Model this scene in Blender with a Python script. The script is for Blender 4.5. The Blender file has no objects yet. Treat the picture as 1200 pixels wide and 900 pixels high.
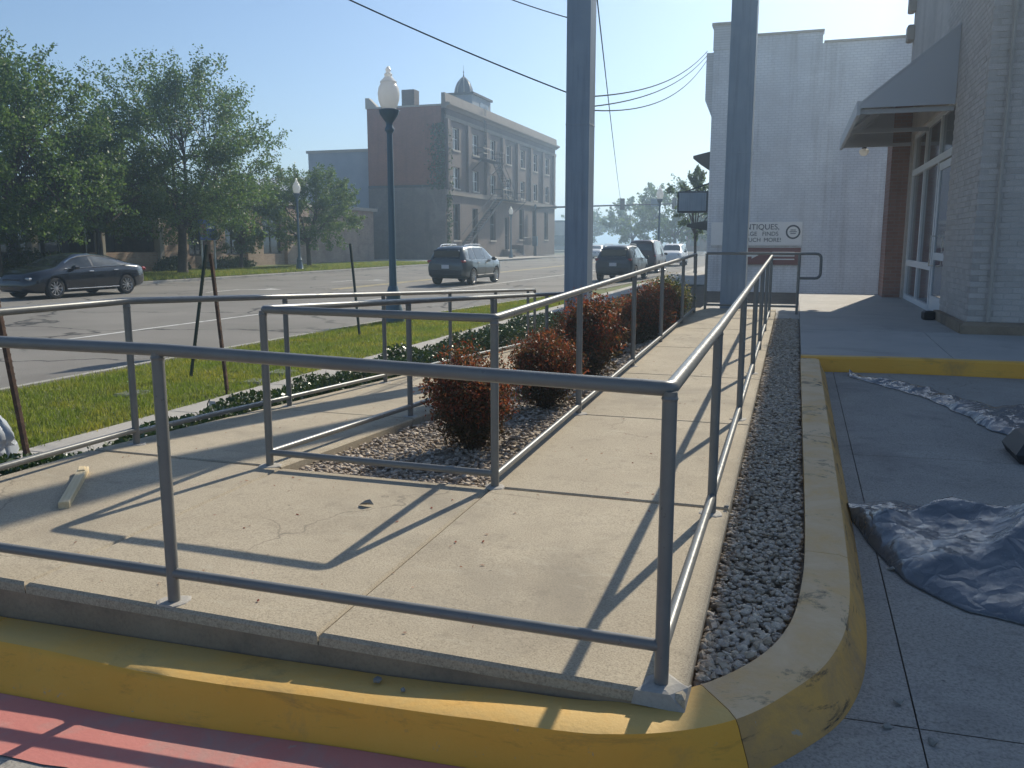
import bpy, bmesh, math, random
import numpy as np
from mathutils import Vector, Matrix, noise

# ------------------------------------------------------------------ camera, sky, sun, exposure
scn = bpy.context.scene
COL = scn.collection
random.seed(7)
RNG = np.random.default_rng(11)
PI = math.pi

cam = bpy.data.cameras.new('camera')
cam.sensor_width = 36.0
cam.lens = 30.0
cam.clip_start = 0.05
cam.clip_end = 6000
cam_o = bpy.data.objects.new('camera', cam)
COL.objects.link(cam_o)
PITCH, YAW = math.radians(9.48), math.radians(18.13)
cam_o.location = (0, 0, 1.66)
cam_o.rotation_euler = (PI / 2 - PITCH, 0, YAW)
scn.camera = cam_o

SUN_EL, SUN_AZ = math.radians(35.0), math.radians(12.4)      # azimuth from +Y towards +X
world = bpy.data.worlds.new('World')
scn.world = world
world.use_nodes = True
wn = world.node_tree.nodes
wl = world.node_tree.links
wn.clear()
sky = wn.new('ShaderNodeTexSky')
sky.sky_type = 'NISHITA'
sky.sun_disc = False
sky.sun_elevation = SUN_EL
sky.sun_rotation = SUN_AZ
sky.altitude = 150
sky.air_density = 1.0
sky.dust_density = .55
sky.ozone_density = 3.2
bg = wn.new('ShaderNodeBackground')
bg.inputs['Strength'].default_value = 0.087
wo = wn.new('ShaderNodeOutputWorld')
wl.new(sky.outputs[0], bg.inputs[0])
wl.new(bg.outputs[0], wo.inputs[0])

sun = bpy.data.lights.new('sun', 'SUN')
sun.energy = 4.0
sun.angle = math.radians(0.53)
sun.color = (1.0, 0.92, 0.76)
sun_o = bpy.data.objects.new('sun', sun)
COL.objects.link(sun_o)
SD = Vector((math.sin(SUN_AZ) * math.cos(SUN_EL), math.cos(SUN_AZ) * math.cos(SUN_EL), math.sin(SUN_EL)))
sun_o.rotation_euler = (-SD).to_track_quat('-Z', 'Y').to_euler()
sun_o.location = SD * 60

scn.view_settings.view_transform = 'Standard'
scn.view_settings.look = 'None'
scn.view_settings.exposure = 0.50
scn.view_settings.gamma = 1.0
scn.render.engine = 'CYCLES'
scn.cycles.use_denoising = True
scn.cycles.max_bounces = 8
scn.cycles.transparent_max_bounces = 12
scn.cycles.volume_bounces = 1

# ------------------------------------------------------------------ materials
def nodes_of(m):
    return m.node_tree.nodes, m.node_tree.links

def base_mat(name, col=(.5, .5, .5), rough=.6, metal=0.0, spec=.5):
    m = bpy.data.materials.new(name)
    m.use_nodes = True
    b = m.node_tree.nodes['Principled BSDF']
    b.inputs['Base Color'].default_value = (*col, 1)
    b.inputs['Roughness'].default_value = rough
    b.inputs['Metallic'].default_value = metal
    b.inputs['Specular IOR Level'].default_value = spec
    return m, b

def tex_noise(n, l, co, scale, detail=4, rough=.55, dist=0.0):
    t = n.new('ShaderNodeTexNoise')
    t.inputs['Scale'].default_value = scale
    t.inputs['Detail'].default_value = detail
    t.inputs['Roughness'].default_value = rough
    t.inputs['Distortion'].default_value = dist
    if co is not None:
        l.new(co, t.inputs['Vector'])
    return t.outputs['Fac']

def ramp(n, l, fac, stops):
    r = n.new('ShaderNodeValToRGB')
    e = r.color_ramp.elements
    while len(e) < len(stops):
        e.new(.5)
    for i, (p, c) in enumerate(stops):
        e[i].position = p
        e[i].color = (*c, 1) if len(c) == 3 else c
    l.new(fac, r.inputs[0])
    return r.outputs[0]

def mixc(n, l, fac, a, b, mode='MIX'):
    m = n.new('ShaderNodeMix')
    m.data_type = 'RGBA'
    m.blend_type = mode
    for s, v in ((0, fac), (6, a), (7, b)):
        if hasattr(v, 'is_output') or isinstance(v, bpy.types.NodeSocket):
            l.new(v, m.inputs[s])
        elif s == 0:
            m.inputs[0].default_value = v
        else:
            m.inputs[s].default_value = (*v, 1)
    return m.outputs[2]

def bump(n, l, h, b, strength=.3, dist=.01, prev=None):
    u = n.new('ShaderNodeBump')
    u.inputs['Strength'].default_value = strength
    u.inputs['Distance'].default_value = dist
    l.new(h, u.inputs['Height'])
    if prev is not None:
        l.new(prev, u.inputs['Normal'])
    l.new(u.outputs[0], b.inputs['Normal'])
    return u.outputs[0]

def coords(n):
    g = n.new('ShaderNodeNewGeometry')
    return g.outputs['Position']

def mottled(name, c1, c2, scale=2.0, fine=60, rough=.85, fine_amt=.25, bstr=.25, bdist=.004, stain=None, stain_scale=.7, cracks=0.0, spec=.4):
    """ground-like surface: slow blotches, fine speckle, optional stains and hairline cracks"""
    m, b = base_mat(name, c1, rough, spec=spec)
    n, l = nodes_of(m)
    co = coords(n)
    big = tex_noise(n, l, co, scale, 5, .6)
    col = ramp(n, l, big, [(.3, c1), (.7, c2)])
    f = tex_noise(n, l, co, fine, 6, .7)
    fr = ramp(n, l, f, [(.32, (.55, .55, .55)), (.5, (1, 1, 1)), (.7, (1.25, 1.25, 1.25))])
    col = mixc(n, l, fine_amt, col, mixc(n, l, 1.0, col, fr, 'MULTIPLY'))
    if stain:
        s = tex_noise(n, l, co, stain_scale, 7, .62, .6)
        sf = ramp(n, l, s, [(.52, (0, 0, 0)), (.68, (1, 1, 1))])
        col = mixc(n, l, sf, col, mixc(n, l, .6, col, stain))
    if cracks:
        v = n.new('ShaderNodeTexVoronoi')
        v.feature = 'DISTANCE_TO_EDGE'
        v.inputs['Scale'].default_value = cracks
        mp = n.new('ShaderNodeVectorMath'); mp.operation = 'ADD'
        nz = n.new('ShaderNodeTexNoise'); nz.inputs['Scale'].default_value = 1.3; nz.inputs['Detail'].default_value = 5
        l.new(co, nz.inputs['Vector'])
        l.new(co, mp.inputs[0]); l.new(nz.outputs['Color'], mp.inputs[1])
        l.new(mp.outputs[0], v.inputs['Vector'])
        cf = ramp(n, l, v.outputs['Distance'], [(.0, (1, 1, 1)), (.006, (1, 1, 1)), (.014, (0, 0, 0))])
        patch = tex_noise(n, l, co, .25, 2)
        pf = ramp(n, l, patch, [(.42, (0, 0, 0)), (.50, (1, 1, 1))])
        cf = mixc(n, l, 1.0, cf, pf, 'MULTIPLY')
        col = mixc(n, l, cf, col, (.03, .03, .03))
    l.new(col, b.inputs['Base Color'])
    bump(n, l, f, b, bstr, bdist)
    return m

def add_wear(m, pale, dark):
    n, l = nodes_of(m); b = n['Principled BSDF']; co = coords(n)
    src = b.inputs['Base Color'].links[0].from_socket
    mp = n.new('ShaderNodeMapping'); mp.inputs['Scale'].default_value = (1.0, 2.4, 1); mp.inputs['Rotation'].default_value = (0, 0, .5); l.new(co, mp.inputs[0])
    a = tex_noise(n, l, mp.outputs[0], 2.1, 10, .8, .6)
    col = mixc(n, l, ramp(n, l, a, [(.57, (0, 0, 0)), (.72, (.55, .55, .55))]), src, pale)
    v = n.new('ShaderNodeTexVoronoi'); v.inputs['Scale'].default_value = 5.5; l.new(co, v.inputs['Vector'])
    spot = ramp(n, l, v.outputs['Distance'], [(0, (1, 1, 1)), (.028, (.8, .8, .8)), (.05, (0, 0, 0))])
    k = tex_noise(n, l, co, 1.7, 2)
    spot = mixc(n, l, 1.0, spot, ramp(n, l, k, [(.5, (0, 0, 0)), (.56, (1, 1, 1))]), 'MULTIPLY')
    col = mixc(n, l, spot, col, dark)
    nz = n.new('ShaderNodeTexNoise'); nz.inputs['Scale'].default_value = 2.5; nz.inputs['Detail'].default_value = 6; l.new(co, nz.inputs['Vector'])
    ad = n.new('ShaderNodeVectorMath'); ad.operation = 'MULTIPLY_ADD'; ad.inputs[1].default_value = (.5, .5, .5); l.new(nz.outputs['Color'], ad.inputs[0]); l.new(co, ad.inputs[2])
    vc = n.new('ShaderNodeTexVoronoi'); vc.feature = 'DISTANCE_TO_EDGE'; vc.inputs['Scale'].default_value = .8; l.new(ad.outputs[0], vc.inputs['Vector'])
    cr = ramp(n, l, vc.outputs['Distance'], [(0, (.75, .75, .75)), (.0025, (.6, .6, .6)), (.005, (0, 0, 0))])
    cr = mixc(n, l, 1.0, cr, ramp(n, l, tex_noise(n, l, co, .6, 3), [(.5, (0, 0, 0)), (.58, (1, 1, 1))]), 'MULTIPLY')
    col = mixc(n, l, cr, col, dark)
    c2 = tex_noise(n, l, co, 7, 8, .7)
    col = mixc(n, l, ramp(n, l, c2, [(.56, (0, 0, 0)), (.70, (.4, .4, .4))]), col, dark)
    l.new(col, b.inputs['Base Color'])
    return m

def brick_mat(name, axis, c1, c2, mortar, bw=.2, rh=.075, ms=.008, rough=.85, blotch=None, bstr=.5):
    m, b = base_mat(name, c1, rough)
    n, l = nodes_of(m)
    g = coords(n)
    sp = n.new('ShaderNodeSeparateXYZ'); l.new(g, sp.inputs[0])
    cb = n.new('ShaderNodeCombineXYZ')
    l.new(sp.outputs['X' if axis == 'y' else 'Y'], cb.inputs[0])
    l.new(sp.outputs['Z'], cb.inputs[1])
    t = n.new('ShaderNodeTexBrick')
    t.inputs['Color1'].default_value = (*c1, 1)
    t.inputs['Color2'].default_value = (*c2, 1)
    t.inputs['Mortar'].default_value = (*mortar, 1)
    t.inputs['Scale'].default_value = 1
    t.inputs['Mortar Size'].default_value = ms
    t.inputs['Brick Width'].default_value = bw
    t.inputs['Row Height'].default_value = rh
    l.new(cb.outputs[0], t.inputs['Vector'])
    col = t.outputs['Color']
    nz = tex_noise(n, l, g, .5, 6, .65)
    col = mixc(n, l, .5, col, mixc(n, l, 1.0, col, ramp(n, l, nz, [(.3, (.6, .6, .62)), (.7, (1.2, 1.18, 1.15))]), 'MULTIPLY'))
    if blotch:
        nb = tex_noise(n, l, g, .35, 6, .7, .8)
        col = mixc(n, l, ramp(n, l, nb, [(.5, (0, 0, 0)), (.62, (1, 1, 1))]), col, mixc(n, l, .55, col, blotch))
    mp = n.new('ShaderNodeMapping'); mp.inputs['Scale'].default_value = (1.6, 1.6, .12); l.new(g, mp.inputs[0])
    stv = tex_noise(n, l, mp.outputs[0], 1.3, 8, .7)
    col = mixc(n, l, ramp(n, l, stv, [(.5, (0, 0, 0)), (.66, (.4, .4, .4))]), col, mixc(n, l, 1.0, col, (.55, .52, .50), 'MULTIPLY'))
    l.new(col, b.inputs['Base Color'])
    bump(n, l, t.outputs['Fac'], b, -bstr, .01)
    return m

def leaf_mat(name, c1, c2, c3, trans=.3, rough=.5, patch=0):
    m = bpy.data.materials.new(name)
    m.use_nodes = True
    n, l = nodes_of(m)
    b = n['Principled BSDF']
    g = n.new('ShaderNodeNewGeometry')
    col = ramp(n, l, g.outputs['Random Per Island'], [(0, c1), (.5, c2), (1, c3)])
    if patch:
        pn = tex_noise(n, l, g.outputs['Position'], patch, 5, .65)
        col = mixc(n, l, 1.0, col, ramp(n, l, pn, [(.34, (.75, .9, .7)), (.5, (1, 1, 1)), (.66, (1.55, 1.2, 1.1))]), 'MULTIPLY')
    l.new(col, b.inputs['Base Color'])
    b.inputs['Roughness'].default_value = rough
    b.inputs['Specular IOR Level'].default_value = .35
    t = n.new('ShaderNodeBsdfTranslucent')
    l.new(mixc(n, l, 1.0, col, (1.25, 1.25, .8), 'MULTIPLY'), t.inputs['Color'])
    mx = n.new('ShaderNodeMixShader')
    mx.inputs[0].default_value = trans
    l.new(b.outputs[0], mx.inputs[1]); l.new(t.outputs[0], mx.inputs[2])
    l.new(mx.outputs[0], n['Material Output'].inputs[0])
    return m

def stone_mat(name, stops, rough=.8):
    m, b = base_mat(name, (.3, .3, .3), rough)
    n, l = nodes_of(m)
    g = n.new('ShaderNodeNewGeometry')
    oi = n.new('ShaderNodeObjectInfo')
    ad = n.new('ShaderNodeMath'); ad.operation = 'ADD'
    l.new(g.outputs['Random Per Island'], ad.inputs[0]); l.new(oi.outputs['Random'], ad.inputs[1])
    fr = n.new('ShaderNodeMath'); fr.operation = 'FRACT'; l.new(ad.outputs[0], fr.inputs[0])
    col = ramp(n, l, fr.outputs[0], stops)
    nz = tex_noise(n, l, g.outputs['Position'], 90, 4)
    col = mixc(n, l, .5, col, mixc(n, l, 1.0, col, ramp(n, l, nz, [(.3, (.6, .6, .6)), (.7, (1.3, 1.3, 1.3))]), 'MULTIPLY'))
    l.new(col, b.inputs['Base Color'])
    return m

def worn_paint(name, paint, paint2, dirt, rough=.6, dirt_lo=.56, dirt_hi=.7, scale=2.2, spec=.4, scuff=0.0, top=None):
    m, b = base_mat(name, paint, rough, spec=spec)
    n, l = nodes_of(m)
    co = coords(n)
    big = tex_noise(n, l, co, 1.4, 5, .6)
    col = ramp(n, l, big, [(.3, paint), (.7, paint2)])
    d = tex_noise(n, l, co, scale, 9, .72, .5)
    col = mixc(n, l, ramp(n, l, d, [(dirt_lo, (0, 0, 0)), (dirt_hi, (.75, .75, .75))]), col, dirt)
    sc = tex_noise(n, l, co, 34, 8, .75)
    col = mixc(n, l, ramp(n, l, sc, [(.62, (0, 0, 0)), (.72, (.55, .55, .55))]), col, dirt)
    l.new(col, b.inputs['Base Color'])
    chip = tex_noise(n, l, co, 17, 9, .8, .3)
    col = mixc(n, l, ramp(n, l, chip, [(.635, (0, 0, 0)), (.655, (.8, .8, .8))]), col, (.40, .35, .28))
    if top:
        gn = n.new('ShaderNodeNewGeometry'); sx = n.new('ShaderNodeSeparateXYZ'); l.new(gn.outputs['True Normal'], sx.inputs[0])
        up = ramp(n, l, sx.outputs['Z'], [(.80, (0, 0, 0)), (.97, (1, 1, 1))])
        wn_ = ramp(n, l, tex_noise(n, l, co, 2.6, 8, .68, .4), [(.30, (.35, .35, .35)), (.58, (1, 1, 1))])
        col = mixc(n, l, mixc(n, l, 1.0, up, wn_, 'MULTIPLY'), col, top)
    if scuff:
        mp = n.new('ShaderNodeMapping'); mp.inputs['Scale'].default_value = (1.2, 1.2, 7); l.new(co, mp.inputs[0])
        q = tex_noise(n, l, mp.outputs[0], 2.6, 9, .75, .4)
        col = mixc(n, l, ramp(n, l, q, [(.56, (0, 0, 0)), (.66, (scuff,) * 3)]), col, (.045, .04, .035))
    l.new(col, b.inputs['Base Color'])
    f = tex_noise(n, l, co, 55, 6, .65)
    bump(n, l, f, b, .35, .006)
    return m

M = {}
M['concrete'] = mottled('concrete', (.36, .302, .220), (.445, .38, .282), 1.6, 130, .9, 1.0, .5, .004, (.25, .215, .165), .9)
add_wear(M['concrete'], (.50, .455, .36), (.17, .145, .11))
M['concrete_side'] = mottled('concrete_side', (.25, .185, .125), (.32, .245, .17), 2.5, 80, .9, .35, .4, .006, (.13, .11, .09), 1.6)  # stained concrete, darkened further to paint in the shade on the riser
M['walk'] = mottled('walk', (.36, .34, .31), (.43, .40, .36), 1.2, 90, .85, .25, .3, .003, (.25, .23, .21), .8)
M['lot'] = mottled('lot', (.285, .262, .23), (.37, .34, .30), 1.1, 85, .9, 1.0, .6, .007, (.18, .165, .15), .9)
add_wear(M['lot'], (.42, .39, .35), (.12, .11, .10))
M['street'] = mottled('street', (.165, .155, .14), (.23, .215, .195), .35, 40, .9, .5, .4, .006, (.14, .13, .12), .25, cracks=.22)
M['kerb_plain'] = mottled('kerb_plain', (.33, .31, .28), (.42, .4, .36), 1.2, 60, .9, .3, .3, .004, (.2, .19, .17), 1.0)
M['soil'] = mottled('soil', (.10, .075, .05), (.16, .12, .085), 3, 50, .95, .5, .8, .02)
M['grit'] = mottled('grit', (.26, .215, .165), (.36, .30, .235), 12, 70, .95, .8, .9, .02)
M['lawn'] = mottled('lawn', (.10, .13, .035), (.17, .18, .065), 1.2, 40, .95, .4, .8, .02)
M['terrain'] = mottled('terrain', (.12, .13, .07), (.2, .18, .12), .05, 3, .95, .3, .3, .02)
M['yellow'] = worn_paint('yellow', (.80, .365, .035), (.84, .43, .06), (.40, .24, .09), .66, .56, .76, 2.2, .4, .25, (.62, .40, .13))
M['yellow_dirty'] = worn_paint('yellow_dirty', (.64, .335, .075), (.70, .40, .12), (.34, .22, .12), .8, .40, .64, 2.6, .4, 1.0, (.72, .51, .30))
M['red'] = worn_paint('red', (.50, .17, .145), (.56, .22, .185), (.36, .26, .23), .75, .50, .68, 3.0)
M['white_line'] = worn_paint('white_line', (.62, .62, .6), (.70, .69, .66), (.28, .27, .25), .7, .5, .62, 1.5)
M['yellow_line'] = worn_paint('yellow_line', (.6, .48, .2), (.66, .52, .22), (.28, .26, .22), .7, .5, .62, 1.5)

m, b = base_mat('rail_paint', (.16, .162, .155), .34, 0, .55)
n, l = nodes_of(m); co = coords(n)
rc = ramp(n, l, tex_noise(n, l, co, 9, 5), [(.3, (.148, .15, .145)), (.7, (.178, .178, .168))])
l.new(mixc(n, l, ramp(n, l, tex_noise(n, l, co, 30, 8, .75), [(.655, (0, 0, 0)), (.675, (.8, .8, .8))]), rc, (.12, .06, .035)), b.inputs['Base Color'])
l.new(ramp(n, l, tex_noise(n, l, co, 25, 4), [(.3, (.27,) * 3), (.7, (.44,) * 3)]), b.inputs['Roughness'])
bump(n, l, tex_noise(n, l, co, 160, 3), b, .12, .001)
M['rail'] = m
m, b = base_mat('pole_paint', (.075, .095, .13), .45, 0, .5)
n, l = nodes_of(m); co = coords(n)
mpn = n.new('ShaderNodeMapping'); mpn.inputs['Scale'].default_value = (14, 14, .8); l.new(co, mpn.inputs[0])
pc = ramp(n, l, tex_noise(n, l, co, 2.2, 6), [(.3, (.19, .25, .325)), (.7, (.24, .30, .37))])
pc = mixc(n, l, ramp(n, l, tex_noise(n, l, mpn.outputs[0], 1.0, 7, .7), [(.48, (0, 0, 0)), (.7, (.6, .6, .6))]), pc, (.13, .16, .20))
l.new(pc, b.inputs['Base Color'])
M['pole'] = m
M['lamp_iron'] = base_mat('lamp_iron', (.085, .14, .18), .42, .0)[0]
m, b = base_mat('lamp_globe', (.88, .88, .88), .22, 0, .5)
b.inputs['Transmission Weight'].default_value = .35
M['globe'] = m
b.inputs['Transmission Weight'].default_value = 0
n, l = nodes_of(m)
tr = n.new('ShaderNodeBsdfTranslucent'); tr.inputs[0].default_value = (.9, .9, .88, 1)
mx = n.new('ShaderNodeMixShader'); mx.inputs[0].default_value = .55
l.new(b.outputs[0], mx.inputs[1]); l.new(tr.outputs[0], mx.inputs[2]); l.new(mx.outputs[0], n['Material Output'].inputs[0])
m, b = base_mat('rusty_steel', (.05, .035, .028), .85)
n, l = nodes_of(m); co = coords(n)
l.new(ramp(n, l, tex_noise(n, l, co, 14, 7, .7), [(.35, (.035, .028, .024)), (.55, (.10, .05, .03)), (.72, (.22, .15, .11))]), b.inputs['Base Color'])
M['rust'] = m
M['green_post'] = base_mat('green_post', (.02, .035, .028), .6)[0]
m, b = base_mat('lumber', (.52, .40, .24), .75)
n, l = nodes_of(m)
tc = n.new('ShaderNodeTexCoord'); mpn = n.new('ShaderNodeMapping'); mpn.inputs['Scale'].default_value = (2, 40, 40)
l.new(tc.outputs['Object'], mpn.inputs[0])
l.new(ramp(n, l, tex_noise(n, l, mpn.outputs[0], 1.5, 5), [(.3, (.58, .45, .26)), (.7, (.70, .58, .38))]), b.inputs['Base Color'])
M['lumber'] = m
M['gravel_grey'] = stone_mat('gravel_grey', [(0, (.38, .29, .20)), (.3, (.50, .40, .295)), (.55, (.60, .495, .38)), (.8, (.46, .38, .30)), (1, (.42, .35, .285))])
M['gravel_tan'] = stone_mat('gravel_tan', [(0, (.20, .15, .11)), (.35, (.37, .30, .23)), (.7, (.54, .46, .38)), (1, (.30, .23, .17))])
M['debris'] = stone_mat('debris', [(0, (.2, .19, .17)), (1, (.36, .34, .3))])
M['leaf_oak'] = leaf_mat('leaf_oak', (.055, .105, .036), (.090, .155, .05), (.14, .205, .07), .46)
M['leaf_oak_light'] = leaf_mat('leaf_oak_light', (.06, .105, .03), (.095, .155, .042), (.14, .20, .06), .42)
M['leaf_hedge'] = leaf_mat('leaf_hedge', (.025, .055, .018), (.04, .08, .025), (.07, .11, .03), .25)
M['leaf_ground'] = leaf_mat('leaf_ground', (.022, .050, .020), (.038, .075, .025), (.085, .11, .045), .2, .35)
M['leaf_nandina'] = leaf_mat('leaf_nandina', (.045, .045, .02), (.085, .055, .025), (.14, .06, .032), .34)
M['leaf_red'] = leaf_mat('leaf_red', (.16, .03, .020), (.25, .060, .03), (.33, .13, .06), .42)
M['leaf_yellow'] = leaf_mat('leaf_yellow', (.18, .16, .04), (.26, .22, .06), (.34, .27, .09), .4)
M['grass'] = leaf_mat('grass', (.125, .17, .03), (.19, .235, .045), (.29, .31, .09), .45, .55, 1.1)
M['bark'] = mottled('bark', (.055, .045, .036), (.11, .09, .07), 3, 30, .95, .6, .9, .03)
M['stem'] = base_mat('stem', (.09, .055, .035), .8)[0]

M['paint_black'] = base_mat('paint_black', (.006, .007, .011), .2, .0, .5)[0]
M['paint_black'].node_tree.nodes['Principled BSDF'].inputs['Coat Weight'].default_value = .8
M['paint_grey'] = base_mat('paint_grey', (.055, .07, .075), .28, .35, .5)[0]
M['paint_grey'].node_tree.nodes['Principled BSDF'].inputs['Coat Weight'].default_value = .7
M['paint_navy'] = base_mat('paint_navy', (.03, .04, .055), .3, .3, .5)[0]
M['paint_maroon'] = base_mat('paint_maroon', (.045, .012, .016), .3, .2, .5)[0]
M['paint_white'] = base_mat('paint_white', (.7, .7, .7), .3, 0, .5)[0]
M['tyre'] = base_mat('tyre', (.018, .018, .019), .85)[0]
M['alloy'] = base_mat('alloy', (.62, .62, .63), .28, .9)[0]
M['chrome'] = base_mat('chrome', (.78, .78, .78), .14, 1.0)[0]
M['car_glass'] = base_mat('car_glass', (.012, .016, .018), .06, 0, .8)[0]
M['headlight'] = base_mat('headlight', (.5, .5, .5), .1, .4, .8)[0]
M['tail_red'] = base_mat('tail_red', (.30, .012, .012), .2, 0, .6)[0]
M['plate'] = base_mat('plate', (.6, .6, .62), .5)[0]
M['black_plastic'] = base_mat('black_plastic', (.02, .02, .022), .5)[0]
m, b = base_mat('sheet_plastic', (.16, .18, .21), .2, 0, .8)
n, l = nodes_of(m); co = coords(n)
l.new(ramp(n, l, tex_noise(n, l, co, 5, 5), [(.3, (.085, .095, .11)), (.7, (.13, .14, .155))]), b.inputs['Base Color'])
l.new(ramp(n, l, tex_noise(n, l, co, 11, 4), [(.3, (.12,) * 3), (.7, (.34,) * 3)]), b.inputs['Roughness'])
v = n.new('ShaderNodeTexVoronoi'); v.feature = 'DISTANCE_TO_EDGE'; v.inputs['Scale'].default_value = 6
nz = n.new('ShaderNodeTexNoise'); nz.inputs['Scale'].default_value = 6; l.new(co, nz.inputs['Vector'])
ad = n.new('ShaderNodeVectorMath'); ad.operation = 'MULTIPLY_ADD'; ad.inputs[1].default_value = (.25, .25, .25)
l.new(nz.outputs['Color'], ad.inputs[0]); l.new(co, ad.inputs[2]); l.new(ad.outputs[0], v.inputs['Vector'])
b1 = bump(n, l, v.outputs['Distance'], b, .4, .05)
bump(n, l, tex_noise(n, l, co, 22, 2, .5, 1.5), b, .12, .012, b1)
M['sheet'] = m

M['brick_store_core'] = base_mat('mortar', (.50, .47, .44), .95)[0]
M['brick_store'] = stone_mat('brick_store', [(0, (.48, .43, .385)), (.4, (.52, .47, .42)), (.75, (.56, .50, .45)), (1, (.46, .41, .365))], .9)
M['store_wall'] = brick_mat('store_wall', 'x', (.50, .45, .40), (.55, .49, .44), (.50, .46, .42))
M['pier_brown'] = brick_mat('pier_brown', 'y', (.30, .17, .13), (.35, .21, .165), (.30, .25, .21))
M['antique_wall'] = brick_mat('antique_wall', 'y', (.70, .73, .77), (.75, .78, .81), (.61, .64, .67), .22, .085, .012, .85, (.56, .57, .59), .9)
M['antique_side'] = brick_mat('antique_side', 'x', (.62, .63, .64), (.67, .68, .69), (.54, .55, .56), .22, .085, .012)
M['tall_side_red'] = brick_mat('tall_side_red', 'y', (.27, .085, .045), (.32, .11, .06), (.24, .14, .10), .22, .08, .01, .9, (.2, .085, .055))
M['tall_side_low'] = brick_mat('tall_side_low', 'y', (.15, .115, .095), (.19, .15, .125), (.2, .18, .16), .22, .08, .01, .9, (.26, .22, .19))
M['tall_face'] = brick_mat('tall_face', 'x', (.155, .115, .095), (.19, .14, .12), (.17, .14, .12), .22, .08, .01)  # brown brick, darkened to put the street front's shade into the colour
M['trim_stone'] = mottled('trim_stone', (.40, .36, .31), (.47, .42, .36), 1.2, 12, .85, .2, .2, .01)
M['trim_tall'] = mottled('trim_tall', (.24, .20, .165), (.29, .245, .205), 1.2, 12, .85, .2, .2, .01)
M['low_brick'] = brick_mat('low_brick', 'x', (.38, .245, .17), (.48, .33, .24), (.42, .36, .3), .3, .1, .014, .9, (.28, .18, .13))
M['low_brick_y'] = brick_mat('low_brick_y', 'y', (.20, .12, .085), (.26, .165, .12), (.24, .2, .17), .3, .1, .014, .9)
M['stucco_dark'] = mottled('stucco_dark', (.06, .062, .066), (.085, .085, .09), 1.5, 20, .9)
M['stucco_grey'] = mottled('stucco_grey', (.30, .33, .37), (.36, .39, .42), .8, 15, .9)
M['frame_white'] = base_mat('frame_white', (.72, .72, .71), .5)[0]
M['frame_dark'] = base_mat('frame_dark', (.03, .032, .034), .5)[0]
M['glass_dark'] = base_mat('glass_dark', (.02, .026, .03), .05, 0, .9)[0]
M['glass_store'] = base_mat('glass_store', (.10, .12, .14), .08, 0, .8)[0]
M['roof_dark'] = base_mat('roof_dark', (.07, .068, .066), .9)[0]
M['roof_metal'] = base_mat('roof_metal', (.045, .05, .06), .42, .6)[0]
M['awning'] = base_mat('awning', (.46, .46, .47), .55, .0)[0]
M['iron'] = base_mat('iron', (.03, .03, .032), .6, .3)[0]
M['signal'] = base_mat('signal', (.03, .032, .03), .6)[0]
M['signal_lens'] = base_mat('signal_lens', (.05, .02, .02), .3)[0]
M['cable'] = base_mat('cable', (.015, .016, .018), .95, 0, .05)[0]
M['sign_white'] = mottled('sign_white', (.82, .81, .78), (.86, .85, .82), 1.5, 30, .6, .1, .1)
M['sign_ink'] = base_mat('sign_ink', (.05, .055, .07), .6)[0]
M['sign_red'] = base_mat('sign_red', (.17, .045, .045), .5)[0]
M['sign_blue'] = base_mat('sign_blue', (.02, .07, .24), .4)[0]
M['bag_pale'] = base_mat('bag_pale', (.36, .39, .43), .35)[0]
M['lid'] = mottled('lid', (.11, .12, .095), (.15, .16, .12), 4, 60, .85)

# ------------------------------------------------------------------ helpers
def setp(o, label=None, cat=None, group=None, kind=None):
    if label: o['label'] = label
    if cat: o['category'] = cat
    if group: o['group'] = group
    if kind: o['kind'] = kind
    return o

def obj_from(name, me, mat=None, parent=None):
    if mat is not None and not me.materials:
        me.materials.append(M[mat] if isinstance(mat, str) else mat)
    o = bpy.data.objects.new(name, me)
    COL.objects.link(o)
    if parent is not None:
        o.parent = parent
    return o

def empty(name, loc=(0, 0, 0), rz=0.0, label=None, cat=None, group=None, kind=None):
    o = bpy.data.objects.new(name, None)
    o.empty_display_size = .2
    COL.objects.link(o)
    o.location = loc
    o.rotation_euler = (0, 0, rz)
    return setp(o, label, cat, group, kind)

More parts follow.
